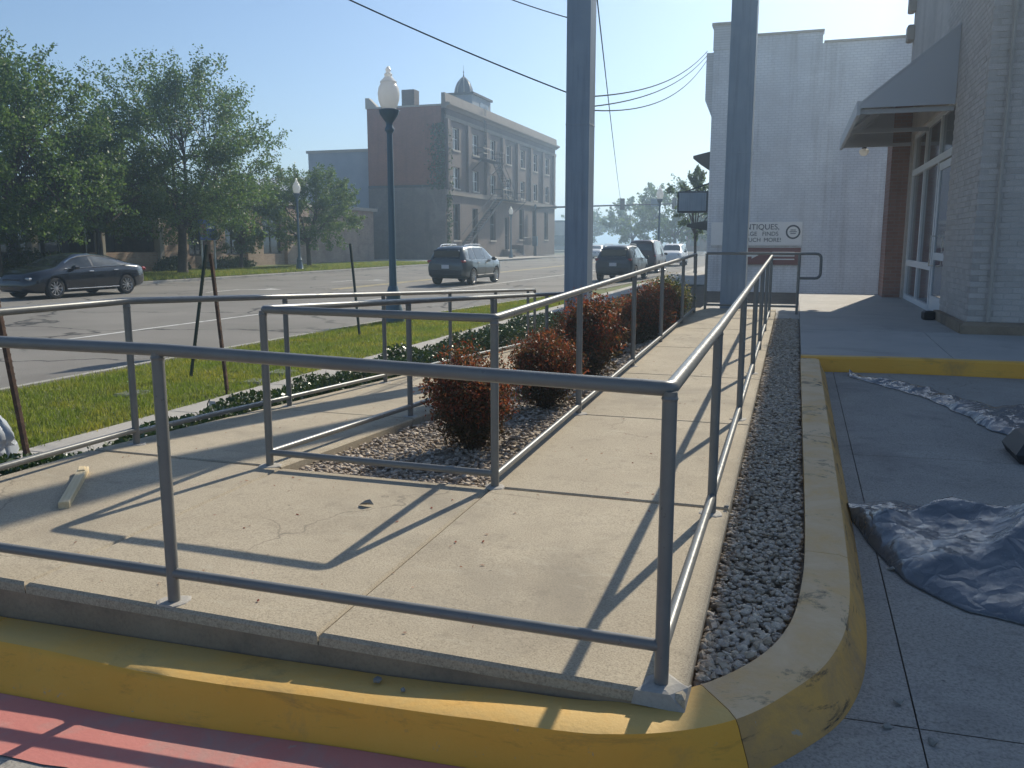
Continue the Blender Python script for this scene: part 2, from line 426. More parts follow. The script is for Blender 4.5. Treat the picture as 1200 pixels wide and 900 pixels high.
class MB:
    def __init__(s):
        s.v = []; s.f = []; s.sm = []
    def add(s, vs, fs, smooth=False):
        k = len(s.v)
        s.v.extend([tuple(p) for p in vs])
        s.f.extend([tuple(i + k for i in f) for f in fs])
        s.sm.extend([smooth] * len(fs))
        return s
    def hexa(s, p):   # 4 bottom, 4 top (ccw from above)
        return s.add(p, [(3, 2, 1, 0), (4, 5, 6, 7), (0, 1, 5, 4), (1, 2, 6, 5), (2, 3, 7, 6), (3, 0, 4, 7)])
    def box(s, x0, x1, y0, y1, z0, z1):
        return s.hexa([(x0, y0, z0), (x1, y0, z0), (x1, y1, z0), (x0, y1, z0), (x0, y0, z1), (x1, y0, z1), (x1, y1, z1), (x0, y1, z1)])
    def cbox(s, c, d, rz=0.0, ev=0.0):
        """centred box with eased edges (ev)"""
        hx, hy, hz = d[0] / 2, d[1] / 2, d[2] / 2
        ca, sa = math.cos(rz), math.sin(rz)
        T = lambda x, y, z: (c[0] + x * ca - y * sa, c[1] + x * sa + y * ca, c[2] + z)
        if ev <= 0:
            P = [(-hx, -hy, -hz), (hx, -hy, -hz), (hx, hy, -hz), (-hx, hy, -hz), (-hx, -hy, hz), (hx, -hy, hz), (hx, hy, hz), (-hx, hy, hz)]
            return s.hexa([T(*p) for p in P])
        rings = []
        for z, e in ((-hz, ev), (-hz + ev, 0), (hz - ev, 0), (hz, ev)):
            rings.append([T(*p) for p in ((-hx + e, -hy + e, z), (hx - e, -hy + e, z), (hx - e, hy - e, z), (-hx + e, hy - e, z))])
        return s.rings(rings, True, True, False)
    def rings(s, R, cap0=True, cap1=True, smooth=True, closed=True):
        n = len(R[0]); k = 0; vs = []; fs = []
        for r in R: vs.extend(r)
        for i in range(len(R) - 1):
            for j in range(n if closed else n - 1):
                a = i * n + j; b = i * n + (j + 1) % n
                fs.append((a, b, b + n, a + n))
        k0 = len(s.f)
        s.add(vs, fs, smooth)
        base = len(s.v) - len(vs)
        if cap0: s.f.append(tuple(base + j for j in reversed(range(n)))); s.sm.append(False)
        if cap1: s.f.append(tuple(base + (len(R) - 1) * n + j for j in range(n))); s.sm.append(False)
        return s
    def tube(s, pts, r, n=12, caps=True):
        P = [Vector(p) for p in pts]
        if not hasattr(r, '__len__'): r = [r] * len(P)
        T = []
        for i in range(len(P)):
            a = (P[i] - P[i - 1]).normalized() if i > 0 else None
            b = (P[i + 1] - P[i]).normalized() if i < len(P) - 1 else None
            t = b if a is None else a if b is None else (a + b).normalized()
            T.append(t)
        up = Vector((0, 0, 1)) if abs(T[0].z) < .9 else Vector((1, 0, 0))
        u = T[0].cross(up).normalized()
        R = []
        for i in range(len(P)):
            u = (u - T[i] * u.dot(T[i])).normalized()
            w = T[i].cross(u)
            k = 1.0
            if 0 < i < len(P) - 1:
                c = (P[i] - P[i - 1]).normalized().dot(T[i])
                k = 1.0 / max(c, .6)
            ring = []
            d = (P[i + 1] - P[i]).normalized() if i < len(P) - 1 else T[i]
            for j in range(n):
                a = 2 * PI * j / n
                ring.append(P[i] + (u * math.cos(a) + w * math.sin(a)) * r[i])
            R.append(ring)
        return s.rings(R, caps, caps, True)
    def lathe(s, prof, n=16, c=(0, 0, 0)):
        R = [[(c[0] + r * math.cos(2 * PI * j / n), c[1] + r * math.sin(2 * PI * j / n), c[2] + z) for j in range(n)] for r, z in prof]
        return s.rings(R, True, True, True)
    def prism(s, poly, z0, z1):
        n = len(poly)
        return s.rings([[(x, y, z0) for x, y in poly], [(x, y, z1) for x, y in poly]], True, True, False)
    def mesh(s, name):
        me = bpy.data.meshes.new(name)
        me.from_pydata(s.v, [], s.f)
        me.polygons.foreach_set('use_smooth', s.sm)
        me.update()
        if any(s.sm): me.set_sharp_from_angle(angle=math.radians(42))
        return me
    def build(s, name, mat, parent=None):
        return obj_from(name, s.mesh(name), mat, parent)

def slab(name, x0, x1, y0, y1, zf, th, mat, parent=None, gap=.004, ev=.006, yseg=1):
    """concrete panel with eased edges; zf(x, y) gives its surface"""
    x0 += gap; x1 -= gap; y0 += gap; y1 -= gap
    mb = MB()
    def ring(e, dz):
        c = [(x0 + e, y0 + e), (x1 - e, y0 + e), (x1 - e, y1 - e), (x0 + e, y1 - e)]
        return [(x, y, zf(x, y) + dz) for x, y in c]
    mb.rings([ring(0, -th), ring(0, -ev), ring(ev, 0)], True, True, False)
    return mb.build(name, mat, parent)

def copy_tree(o, parent=None):
    c = o.copy()
    COL.objects.link(c)
    c.parent = parent
    for ch in list(o.children):
        copy_tree(ch, c)
    return c

def wall(name, axis, c, u0, u1, z0, z1, opens, th, mat, parent=None):
    """wall sheet with real rectangular openings. axis 'x': plane x=c, u along y; axis 'y': plane y=c, u along x. th: extent from c to c+th"""
    U = sorted({u0, u1, *[v for o in opens for v in o[:2]]})
    Z = sorted({z0, z1, *[v for o in opens for v in o[2:]]})
    U = [u for u in U if u0 - 1e-6 <= u <= u1 + 1e-6]; Z = [z for z in Z if z0 - 1e-6 <= z <= z1 + 1e-6]
    nu, nz = len(U) - 1, len(Z) - 1
    def solid(i, j):
        if i < 0 or j < 0 or i >= nu or j >= nz: return False
        uc, zc = (U[i] + U[i + 1]) / 2, (Z[j] + Z[j + 1]) / 2
        return not any(a < uc < b_ and p < zc < q for a, b_, p, q in opens)
    idx = {}; V = []; F = []
    def vt(i, j, k):
        key = (i, j, k)
        if key not in idx:
            idx[key] = len(V)
            d = c + (th if k else 0)
            V.append((d, U[i], Z[j]) if axis == 'x' else (U[i], d, Z[j]))
        return idx[key]
    for i in range(nu):
        for j in range(nz):
            if not solid(i, j): continue
            F.append((vt(i, j, 0), vt(i + 1, j, 0), vt(i + 1, j + 1, 0), vt(i, j + 1, 0)))
            F.append((vt(i, j, 1), vt(i, j + 1, 1), vt(i + 1, j + 1, 1), vt(i + 1, j, 1)))
            for (di, dj, a, b_) in ((-1, 0, (i, j), (i, j + 1)), (1, 0, (i + 1, j + 1), (i + 1, j)), (0, -1, (i + 1, j), (i, j)), (0, 1, (i, j + 1), (i + 1, j + 1))):
                if not solid(i + di, j + dj):
                    F.append((vt(*a, 0), vt(*b_, 0), vt(*b_, 1), vt(*a, 1)))
    bm = bmesh.new()
    vs = [bm.verts.new(v) for v in V]
    for f in F: bm.faces.new([vs[i] for i in f])
    bmesh.ops.recalc_face_normals(bm, faces=bm.faces)
    me = bpy.data.meshes.new(name); bm.to_mesh(me); bm.free()
    return obj_from(name, me, mat, parent)

def quads_mesh(name, V, per=4):
    """V: (n*per, 3) array -> n separate faces"""
    V = np.asarray(V, dtype=np.float32).reshape(-1, 3)
    nf = len(V) // per
    me = bpy.data.meshes.new(name)
    me.vertices.add(len(V)); me.vertices.foreach_set('co', V.ravel())
    me.loops.add(len(V)); me.loops.foreach_set('vertex_index', np.arange(len(V), dtype=np.int32))
    me.polygons.add(nf)
    me.polygons.foreach_set('loop_start', np.arange(0, len(V), per, dtype=np.int32))
    me.polygons.foreach_set('loop_total', np.full(nf, per, dtype=np.int32))
    me.update(); me.validate()
    return me

def leaf_quads(P, size, rng, up=.0, aspect=.5, jitter=.35):
    """pointed four-cornered leaves at the points P"""
    P = np.asarray(P); n = len(P)
    s = size * (1 + jitter * rng.uniform(-1, 1, n))[:, None]
    d = rng.normal(size=(n, 3)); d[:, 2] += up
    d /= np.linalg.norm(d, axis=1)[:, None]
    q = rng.normal(size=(n, 3))
    w = np.cross(d, q); w /= np.linalg.norm(w, axis=1)[:, None] + 1e-9
    nn = np.cross(d, w)
    V = np.empty((n, 4, 3))
    V[:, 0] = P - d * s * .5
    V[:, 1] = P + w * s * aspect * .5 + nn * s * .06
    V[:, 2] = P + d * s * .5
    V[:, 3] = P - w * s * aspect * .5 + nn * s * .06
    return V.reshape(-1, 3)

ICO = None
def ico():
    global ICO
    if ICO is None:
        bm = bmesh.new(); bmesh.ops.create_icosphere(bm, subdivisions=1, radius=1)
        bm.verts.ensure_lookup_table()
        ICO = (np.array([v.co for v in bm.verts]), np.array([[v.index for v in f.verts] for f in bm.faces]))
        bm.free()
    return ICO

def rock_variants(k, seed):
    r = np.random.default_rng(seed); V, F = ico(); out = []
    for _ in range(k):
        W = V * (1 + r.uniform(-.36, .36, (len(V), 1))) + r.uniform(-.14, .14, V.shape)
        W = W * np.array([1, r.uniform(.55, .9), r.uniform(.35, .6)])
        out.append(W)
    return out, F

def rocks_stuff(name, P, S, seed, mat, parent=None):
    r = np.random.default_rng(seed)
    var, F = rock_variants(8, seed)
    VV = []; FF = []; k = 0
    n = len(P); ch = r.integers(0, 8, n); a = r.uniform(0, 2 * PI, n); tx = r.normal(0, .3, n)
    for i in range(n):
        W = var[ch[i]] * S[i]
        ca, sa, ct, st = math.cos(a[i]), math.sin(a[i]), math.cos(tx[i]), math.sin(tx[i])
        W = W @ np.array([[1, 0, 0], [0, ct, st], [0, -st, ct]]) @ np.array([[ca, sa, 0], [-sa, ca, 0], [0, 0, 1]])
        VV.append(W + P[i]); FF.append(F + k); k += len(W)
    VV = np.concatenate(VV).astype(np.float32); FF = np.concatenate(FF).astype(np.int32)
    me = bpy.data.meshes.new(name)
    me.vertices.add(len(VV)); me.vertices.foreach_set('co', VV.ravel())
    me.loops.add(FF.size); me.loops.foreach_set('vertex_index', FF.ravel())
    me.polygons.add(len(FF)); me.polygons.foreach_set('loop_start', np.arange(0, FF.size, 3, dtype=np.int32)); me.polygons.foreach_set('loop_total', np.full(len(FF), 3, dtype=np.int32))
    me.update()
    o = obj_from(name, me, mat, parent)
    o['kind'] = 'stuff'
    return o

def smooth_poly(ts, vals, t):
    return float(np.interp(t, ts, vals))

# ------------------------------------------------------------------ levels
LAND = .30
LANDY = 4.38
RS, LS = .020, -.044
def ramp_r(x, y): return LAND + RS * max(0, y - LANDY)
def ramp_l(x, y): return LAND + LS * max(0, y - LANDY)
def lotz(x, y): return .02 * (max(-3.5, min(x, 1.2)) + 2.5) + .024 * max(0, min(y, 10.2) - 2.3)
def landz(x, y): return LAND - float(np.interp(x, [-4.36, -.25], [-.012, .038])) * max(0, (LANDY - y) / (LANDY - 2.5))
STREET = -.20
WALKZ = -.09

# ------------------------------------------------------------------ ground, street, pavements
mb = MB(); mb.add([(-900, -60, -.62), (900, -60, -.62), (900, 2500, -.62), (-900, 2500, -.62)], [(0, 1, 2, 3)])
setp(mb.build('ground', 'terrain'), kind='structure')
mb = MB(); mb.add([(-900, -60, -.62), (-900, -400, -.62), (900, -400, -.62), (900, -60, -.62)], [(0, 1, 2, 3)])
setp(mb.build('ground', 'terrain'), kind='structure')

near_kerb = [(-9.05, -30), (-9.0, 6), (-8.95, 12), (-8.75, 17.4), (-7.95, 24), (-6.9, 32), (-6.3, 44), (-6.2, 100)]
far_kerb = [(-27, -30), (-27, 60), (-26.7, 80), (-26.0, 100)]
mb = MB()
ys = [-30, 6, 12, 18, 24, 32, 44, 60, 80, 100]
nk = lambda y: float(np.interp(y, [p[1] for p in near_kerb], [p[0] for p in near_kerb]))
fk = lambda y: float(np.interp(y, [p[1] for p in far_kerb], [p[0] for p in far_kerb]))
V = []; F = []
for y in ys: V += [(fk(y), y, STREET), (nk(y), y, STREET)]
for i in range(len(ys) - 1): F.append((2 * i, 2 * i + 1, 2 * i + 3, 2 * i + 2))
mb.add(V, F)
k = len(mb.v)
mb.add([(-200, 100, STREET), (200, 100, STREET), (200, 118, STREET), (-200, 118, STREET)], [(0, 1, 2, 3)])
mb.add([(-26, 118, STREET), (-6.2, 118, STREET), (-6.2, 600, STREET), (-26, 600, STREET)], [(0, 1, 2, 3)])
setp(mb.build('street', 'street'), kind='structure')

def sweep(name, path, prof, mat, parent=None):
    """kerb swept along a path; prof: (offset to the right, z)"""
    mb = MB(); R = []
    for i, p in enumerate(path):
        a = path[max(i - 1, 0)]; b_ = path[min(i + 1, len(path) - 1)]
        d = Vector((b_[0] - a[0], b_[1] - a[1])).normalized()
        nr = Vector((d.y, -d.x))
        R.append([(p[0] + nr.x * o, p[1] + nr.y * o, z) for o, z in prof])
    mb.rings(R, True, True, False)
    return mb.build(name, mat, parent)

def densify(path, step=3.0):
    out = []
    for (x0, y0), (x1, y1) in zip(path[:-1], path[1:]):
        n_ = max(1, int(math.hypot(x1 - x0, y1 - y0) / step))
        for i in range(n_): out.append((x0 + (x1 - x0) * i / n_, y0 + (y1 - y0) * i / n_))
    return out + [path[-1]]

e = empty('street_kerb', kind='structure')
kp = [(-.0, -.5), (.0, -.085), (.03, -.07), (.15, -.07), (.17, -.5)]
for (i0, i1) in ((0, 3), (2, 6), (5, 8)):
    pts = near_kerb[i0:i1]
    sweep('kerb_segment', densify(near_kerb[i0:min(i1, len(near_kerb))], 4), [(-.01, -.5), (.0, -.09), (.02, -.075), (.15, -.07), (.16, -.5)], 'kerb_plain', e)
e2 = empty('street_kerb', kind='structure')
sweep('kerb_segment', densify(far_kerb, 6), [(-.16, -.5), (-.15, -.07), (-.02, -.075), (0, -.09), (.01, -.5)], 'kerb_plain', e2)

# painted lane lines and the arrow on the street
def line_on_street(name, pts, w, mat, dz=.005):
    mb = MB()
    L_ = []; R_ = []
    for i, p in enumerate(pts):
        a = pts[max(i - 1, 0)]; b_ = pts[min(i + 1, len(pts) - 1)]
        d = Vector((b_[0] - a[0], b_[1] - a[1])).normalized(); nr = Vector((d.y, -d.x)) * w / 2
        L_.append((p[0] - nr.x, p[1] - nr.y, STREET + dz)); R_.append((p[0] + nr.x, p[1] + nr.y, STREET + dz))
    n_ = len(pts)
    mb.add(L_ + R_, [(i, n_ + i, n_ + i + 1, i + 1) for i in range(n_ - 1)])
    return setp(mb.build(name, mat), kind='structure')
line_on_street('lane_marking', [(-13.3, -20), (-13.2, 15), (-12.8, 30), (-12.3, 50), (-12.2, 96)], .12, 'white_line')
line_on_street('lane_marking', [(-17.3, 30), (-17.2, 60), (-17.0, 98)], .12, 'yellow_line')
line_on_street('lane_marking', [(-17.0, 30), (-16.9, 60), (-16.7, 98)], .12, 'yellow_line')
for (ax, ay) in ((-20.6, 28.2), (-20.3, 36.8)):
    mb = MB()
    z = STREET + .005
    mb.add([(ax - .07, ay - 1.6, z), (ax + .07, ay - 1.6, z), (ax + .07, ay + .4, z), (ax - .07, ay + .4, z)], [(0, 1, 2, 3)])
    mb.add([(ax + .07, ay + .25, z), (ax + .9, ay + .8, z), (ax + .9, ay + 1.0, z), (ax + .07, ay + .4, z)], [(0, 1, 2, 3)])
    mb.add([(ax + .75, ay + .45, z), (ax + 1.55, ay + .95, z), (ax + .75, ay + 1.4, z)], [(0, 1, 2)])
    setp(mb.build('turn_arrow', 'white_line'), kind='structure')

# near side: verge, sidewalk, planting bed
mb = MB(); V = []; F = []
for y in ys: V += [(nk(y) + .16, y, -.10), (-6.15 if y < 20 else min(-5.6, max(-6.15, nk(y) + .8)), y, -.10)]
for i in range(len(ys) - 1): F.append((2 * i, 2 * i + 1, 2 * i + 3, 2 * i + 2))
mb.add(V, F)
setp(mb.build('verge', 'lawn'), kind='structure')
sw = empty('sidewalk', kind='structure')
y = -9.0
while y < 36:
    slab('slab', -6.15, -5.35, y, y + 1.8, lambda a, b_: WALKZ + .005, .12, 'walk', sw)
    y += 1.8
mb = MB(); mb.add([(-6.15, 36, WALKZ), (-3.2, 36, WALKZ), (-3.2, 100, WALKZ), (-6.15, 100, WALKZ)], [(0, 1, 2, 3)])
setp(mb.build('far_pavement', 'walk'), kind='structure')
mb = MB(); mb.add([(-5.35, -9, -.115), (-4.30, -9, -.115), (-4.30, 36, -.115), (-5.35, 36, -.115)], [(0, 1, 2, 3)])
setp(mb.build('planting_bed', 'soil'), kind='structure')
mb = MB(); mb.add([(-4.3, 14.6, -.11), (6, 14.6, -.11), (6, 21, -.11), (-4.3, 21, -.11)], [(0, 1, 2, 3)])
mb.add([(-5.35, 36, -.13), (-5.35, 21, -.13), (30, 21, -.13), (30, 36, -.13)], [(0, 1, 2, 3)])
setp(mb.build('alley', 'soil'), kind='structure')

# far side lawn and pavements
mb = MB(); mb.add([(-45, 10, -.05), (-27.15, 10, -.05), (-27.15, 66, -.05), (-45, 66, -.05)], [(0, 1, 2, 3)])
setp(mb.build('far_lawn', 'lawn'), kind='structure')
mb = MB(); mb.add([(-60, 66, -.04), (-26.9, 66, -.04), (-26.1, 99, -.04), (-60, 99, -.04)], [(0, 1, 2, 3)])
mb.add([(-31.2, 40, -.035), (-29.8, 40, -.035), (-29.8, 66, -.035), (-31.2, 66, -.035)], [(0, 1, 2, 3)])
setp(mb.build('far_pavement', 'walk'), kind='structure')

# ------------------------------------------------------------------ the concrete ramp
rp = empty('concrete_ramp', kind='structure')
flat = landz
LX0, LX1, LY0 = -4.36, -.25, 2.50
for (a, b_) in ((LX0, -2.90), (-2.90, -1.55), (-1.55, LX1)):
    slab('slab', a, b_, LY0, LANDY - .02, flat, .045, 'concrete', rp, .003, .012)
yy = LANDY
for i in range(5):
    slab('slab', -1.60, LX1, yy, yy + 1.95, ramp_r, .16, 'concrete', rp, .004, .008)
    yy += 1.95
slab('slab', -1.60, LX1 + .0, yy, yy + 1.1, ramp_r, .16, 'concrete', rp, .004, .008)
yy = LANDY
for i in range(5):
    slab('slab', LX0, -2.92, yy, yy + 1.95, ramp_l, .16, 'concrete', rp, .004, .008)
    yy += 1.95
# body under the slabs (the cast foundation; the riser's shade is partly in its colour)
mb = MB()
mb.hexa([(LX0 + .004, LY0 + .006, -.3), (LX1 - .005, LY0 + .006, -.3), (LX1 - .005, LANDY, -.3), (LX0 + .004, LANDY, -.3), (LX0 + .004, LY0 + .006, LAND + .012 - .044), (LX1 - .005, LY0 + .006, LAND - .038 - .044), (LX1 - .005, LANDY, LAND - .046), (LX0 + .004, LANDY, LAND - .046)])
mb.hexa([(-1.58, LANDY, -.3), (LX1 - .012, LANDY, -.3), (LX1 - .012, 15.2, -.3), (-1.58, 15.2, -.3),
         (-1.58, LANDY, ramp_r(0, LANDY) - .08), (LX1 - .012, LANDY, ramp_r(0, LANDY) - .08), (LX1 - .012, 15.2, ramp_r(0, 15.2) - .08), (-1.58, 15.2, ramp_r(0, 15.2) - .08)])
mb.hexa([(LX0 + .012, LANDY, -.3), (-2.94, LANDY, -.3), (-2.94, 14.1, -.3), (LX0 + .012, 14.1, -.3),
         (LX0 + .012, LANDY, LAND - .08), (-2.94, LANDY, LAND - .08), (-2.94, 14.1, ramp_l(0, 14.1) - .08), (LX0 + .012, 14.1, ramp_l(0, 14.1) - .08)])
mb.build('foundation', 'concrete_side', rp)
# broken corner patch of mortar under the corner post
mb = MB(); mb.rings([[(-.42, 2.497, .215), (-.252, 2.496, .21), (-.248, 2.66, .22), (-.36, 2.68, .22)], [(-.41, 2.499, .262), (-.30, 2.498, .264), (-.251, 2.56, .264), (-.35, 2.66, .266)], [(-.38, 2.53, .270), (-.32, 2.52, .272), (-.28, 2.57, .271), (-.34, 2.63, .272)]], True, True, False)
mb.build('mortar_patch', 'kerb_plain', rp)

# store walkway
swk = empty('store_walkway', kind='structure')
WZ = .46
def wkz(x, y): return .405 + (WZ - .405) * min(1, max(0, (y - 10.1) / 2.4))
xs = [.125, 1.7, 3.4, 5.2, 7, 9, 11, 13]
for i in range(len(xs) - 1):
    slab('slab', xs[i], xs[i + 1], 10.11, 12.5, wkz, .3, 'walk', swk, .003)
for y0_, y1_ in ((12.5, 15.4), (15.4, 18.4), (18.4, 21.4)):
    slab('slab', .125, 2.6, y0_, y1_, lambda x, y: WZ, .3, 'walk', swk, .003)
slab('slab', -1.6, .125, 15.23, 17.4, lambda x, y: WZ, .3, 'walk', swk, .003)
slab('slab', LX1, .125, 14.2, 15.23, lambda x, y: WZ, .3, 'walk', swk, .003)

# yellow kerb, station by station: back edge, top front edge, foot
ST = [((-6, 2.50), (-6, 2.34), (-6, 2.20)), ((-3, 2.50), (-3, 2.335), (-3, 2.21)), ((-2.1, 2.5), (-2.1, 2.292), (-2.1, 2.21)), ((-1.3, 2.5), (-1.3, 2.318), (-1.3, 2.26)), ((-.9, 2.5), (-.9, 2.315), (-.9, 2.27)),
      ((-.50, 2.51), (-.46, 2.335), (-.42, 2.295)), ((-.25, 2.66), (-.13, 2.49), (-.08, 2.455)), ((-.08, 2.86), (.07, 2.74), (.13, 2.69)), ((.03, 3.12), (.20, 3.02), (.265, 2.95)),
      ((.09, 3.48), (.275, 3.42), (.345, 3.37)), ((.118, 4.2), (.30, 4.2), (.375, 4.2)), ((.12, 6.2), (.305, 6.2), (.38, 6.2)), ((.12, 9.8), (.31, 9.8), (.385, 9.75))]
A = np.array([[*s_[0], *s_[1], *s_[2]] for s_ in ST])
def catmull(A, i, t):
    p0, p1, p2, p3 = A[max(i - 1, 0)], A[i], A[i + 1], A[min(i + 2, len(A) - 1)]
    return .5 * ((2 * p1) + (-p0 + p2) * t + (2 * p0 - 5 * p1 + 4 * p2 - p3) * t * t + (-p0 + 3 * p1 - 3 * p2 + p3) * t ** 3)
def kerb_ring(r):
    bx, by, tx, ty, fx, fy = r
    zb = lotz(fx, fy)
    zt = (float(np.interp(bx, [-3, -2.2, -1.29, -.5], [.135, .148, .168, .205])) if bx < -.5 else zb + .165) + .005 * noise.noise((bx * 2, by * 2, 0))
    L3 = lambda a, b_, t: a + (b_ - a) * t
    wob = .006 * noise.noise((fx * 3, fy * 3, 5))
    return [(bx, by, zb - .2), (bx, by, zt - .004), (L3(bx, tx, .08), L3(by, ty, .08), zt), (L3(bx, tx, .8), L3(by, ty, .8), zt - .001),
            (tx, ty, zt - .010), (L3(tx, fx, .18), L3(ty, fy, .18), zt - .030), (L3(tx, fx, .34) + wob, L3(ty, fy, .34) - wob, zt - .065),
            (L3(tx, fx, .7) + wob, L3(ty, fy, .7) - wob, zb + .045), (fx, fy, zb + .002), (fx, fy, zb - .2)]
yk = empty('yellow_kerb', kind='structure')
def kerb_piece(i0, i1, t0, t1, n_, mat):
    R = []
    for j in range(n_ + 1):
        g_ = (i0 + t0) + ((i1 + t1) - (i0 + t0)) * j / n_
        i = min(int(g_), len(A) - 2); t = g_ - i
        R.append(kerb_ring(catmull(A, i, t)))
    mb = MB(); mb.rings(R, True, True, True)
    return mb.build('kerb_segment', mat, yk)
kerb_piece(0, 1, 0, -.004, 12, 'yellow')
kerb_piece(1, 6, 0, .12, 60, 'yellow')
kerb_piece(6, 9, .13, .8, 36, 'yellow_dirty')
kerb_piece(9, 11, .803, .0, 20, 'yellow_dirty')
kerb_piece(11, 12, .002, 0, 12, 'yellow_dirty')
mb = MB()
R = []
for x in np.linspace(.125, 14, 30):
    zb = lotz(x, 9.9); zt = zb + .165
    R.append([(x, 10.105, zb - .2), (x, 10.105, zt), (x, 9.99, zt - .002), (x, 9.965, zt - .02), (x, 9.93 + .004 * math.sin(x * 5), zb + .02), (x, 9.925, zb - .2)])
mb.rings([[tuple(p) for p in reversed(r)] for r in R], True, True, False)
mb.build('kerb_segment', 'yellow', yk)

# parking lot panels
lot = empty('parking_lot', kind='structure')
gx = .47
def lot_panel(x0, x1, y0, y1, name='slab', g=.0025):
    mb = MB()
    ysl = [y0 + g] + [v for v in (2.3,) if y0 < v < y1] + [y1 - g]
    xsl = [x0 + g] + [v for v in (-3.5, 1.2) if x0 < v < x1] + [x1 - g]
    nx = len(xsl)
    V = [(x, y, lotz(x, y)) for y in ysl for x in xsl]
    F = [(j * nx + i, j * nx + i + 1, (j + 1) * nx + i + 1, (j + 1) * nx + i) for j in range(len(ysl) - 1) for i in range(nx - 1)]
    mb.add(V, F)
    return mb.build(name, 'lot', lot)
lot_panel(.02, gx, 2.88, 9.95, 'gutter_strip', .003)
for x0, x1 in ((gx, 4), (4, 8), (8, 12), (12, 16)):
    for y0, y1 in ((2.88, 6.4), (6.4, 9.95)):
        lot_panel(x0, x1, y0, y1)
for x0, x1 in ((-6, -3), (-3, gx), (gx, 4), (4, 8), (8, 12), (12, 16)):
    for y0, y1 in ((-9, -3), (-3, 2.88)):
        lot_panel(x0, x1, y0, y1)
mb = MB(); mb.add([(x, y, lotz(x, y) - .014) for y in (-9, 2.3, 9.95) for x in (-6, -3.5, .2, 1.2, 16)], [(j * 5 + i, j * 5 + i + 1, j * 5 + i + 6, j * 5 + i + 5) for j in range(2) for i in range(4) if j == 0 or i > 1])
mb.build('joint_filler', 'soil', lot)
# red fire lane paint along the kerb foot
mb = MB(); V = []; F = []
for i, x in enumerate(np.linspace(-5.5, -.1, 60)):
    yb = float(np.interp(x, [s_[2][0] for s_ in ST[:7]], [s_[2][1] for s_ in ST[:7]])) - .003
    yf = 1.90 + .02 * noise.noise((x * 2.5, 0, 0)) + .012 * noise.noise((x * 14, 3, 0))
    V += [(x, yf, lotz(x, yf) + .005), (x, yb, lotz(x, yb) + .005)]
for i in range(59): F.append((2 * i, 2 * i + 2, 2 * i + 3, 2 * i + 1))
mb.add(V, F); setp(mb.build('red_paint_strip', 'red'), kind='structure')

# ------------------------------------------------------------------ gravel strip and planter gravel
def in_strip(x, y):
    if x < -.245: return False
    bx = float(np.interp(y, [2.66, 2.86, 3.12, 3.48, 4.2, 14], [-.25, -.08, .03, .09, .118, .12]))
    return x < bx - .012 and y < 14.2
gb = empty('gravel_strip', kind='structure')
mb = MB(); mb.add([(-.26, 2.6, .165), (-.02, 2.9, .17), (.13, 3.6, .185), (.13, 14.2, .41), (-.26, 14.2, .41)], [(0, 1, 2, 3, 4)])
mb.build('bedding', 'grit', gb)
def strip_z(y): return .198 + .0215 * (y - 2.6)
P = []; S = []
r = np.random.default_rng(3)
while len(P) < 11500:
    y = 2.62 + 11.6 * r.random() ** 1.35; x = -.25 + .38 * r.random()
    if not in_strip(x, y): continue
    s_ = r.uniform(.008, .021) * (1.2 if y > 6 else 1)
    P.append((x, y, strip_z(y) + r.uniform(-.012, .012))); S.append(s_)
P = np.array(P); S = np.array(S)
big = np.argsort(P[:, 1] - 60 * S)[:300]
mask = np.ones(len(P), bool); mask[big] = False
rocks_stuff('gravel', P[mask], S[mask], 5, 'gravel_grey', gb)
var, RF = rock_variants(8, 21)
ROCKS = []
for W in var:
    me = bpy.data.meshes.new('stone'); me.from_pydata([tuple(v) for v in W], [], [tuple(int(i) for i in f) for f in RF]); me.materials.append(M['gravel_grey']); ROCKS.append(me)
for i in big:
    o = bpy.data.objects.new('stone', ROCKS[int(r.integers(0, 8))]); COL.objects.link(o); o.parent = gb
    o.location = P[i] + np.array([0, 0, .006]); k = S[i] * 1.15; o.scale = (k, k, k); o.rotation_euler = (r.normal(0, .3), r.normal(0, .3), r.uniform(0, 6.28))

PX0, PX1 = -2.93, -1.59
pg = empty('planter_gravel', kind='structure')
def plz(x, y):
    t = (x - PX0) / (PX1 - PX0)
    return (ramp_l(0, y) * (1 - t) + ramp_r(0, y) * t) - .055
mb = MB(); V = []; F = []
for y in np.linspace(LANDY, 15.0, 20): V += [(PX0 - .02, y, plz(PX0, y) - .02), (PX1 + .02, y, plz(PX1, y) - .02)]
for i in range(19): F.append((2 * i, 2 * i + 1, 2 * i + 3, 2 * i + 2))
mb.add(V, F); mb.build('bedding', 'grit', pg)
P = []; S = []
for _ in range(8500):
    y = LANDY - .0 + 10.4 * r.random() ** 1.8; x = r.uniform(PX0 + .01, PX1 - .01)
    P.append((x, y, plz(x, y) + r.uniform(-.012, .010))); S.append(r.uniform(.009, .024) * (1 if y < 7 else 1.4))
rocks_stuff('gravel', np.array(P), np.array(S), 9, 'gravel_tan', pg)

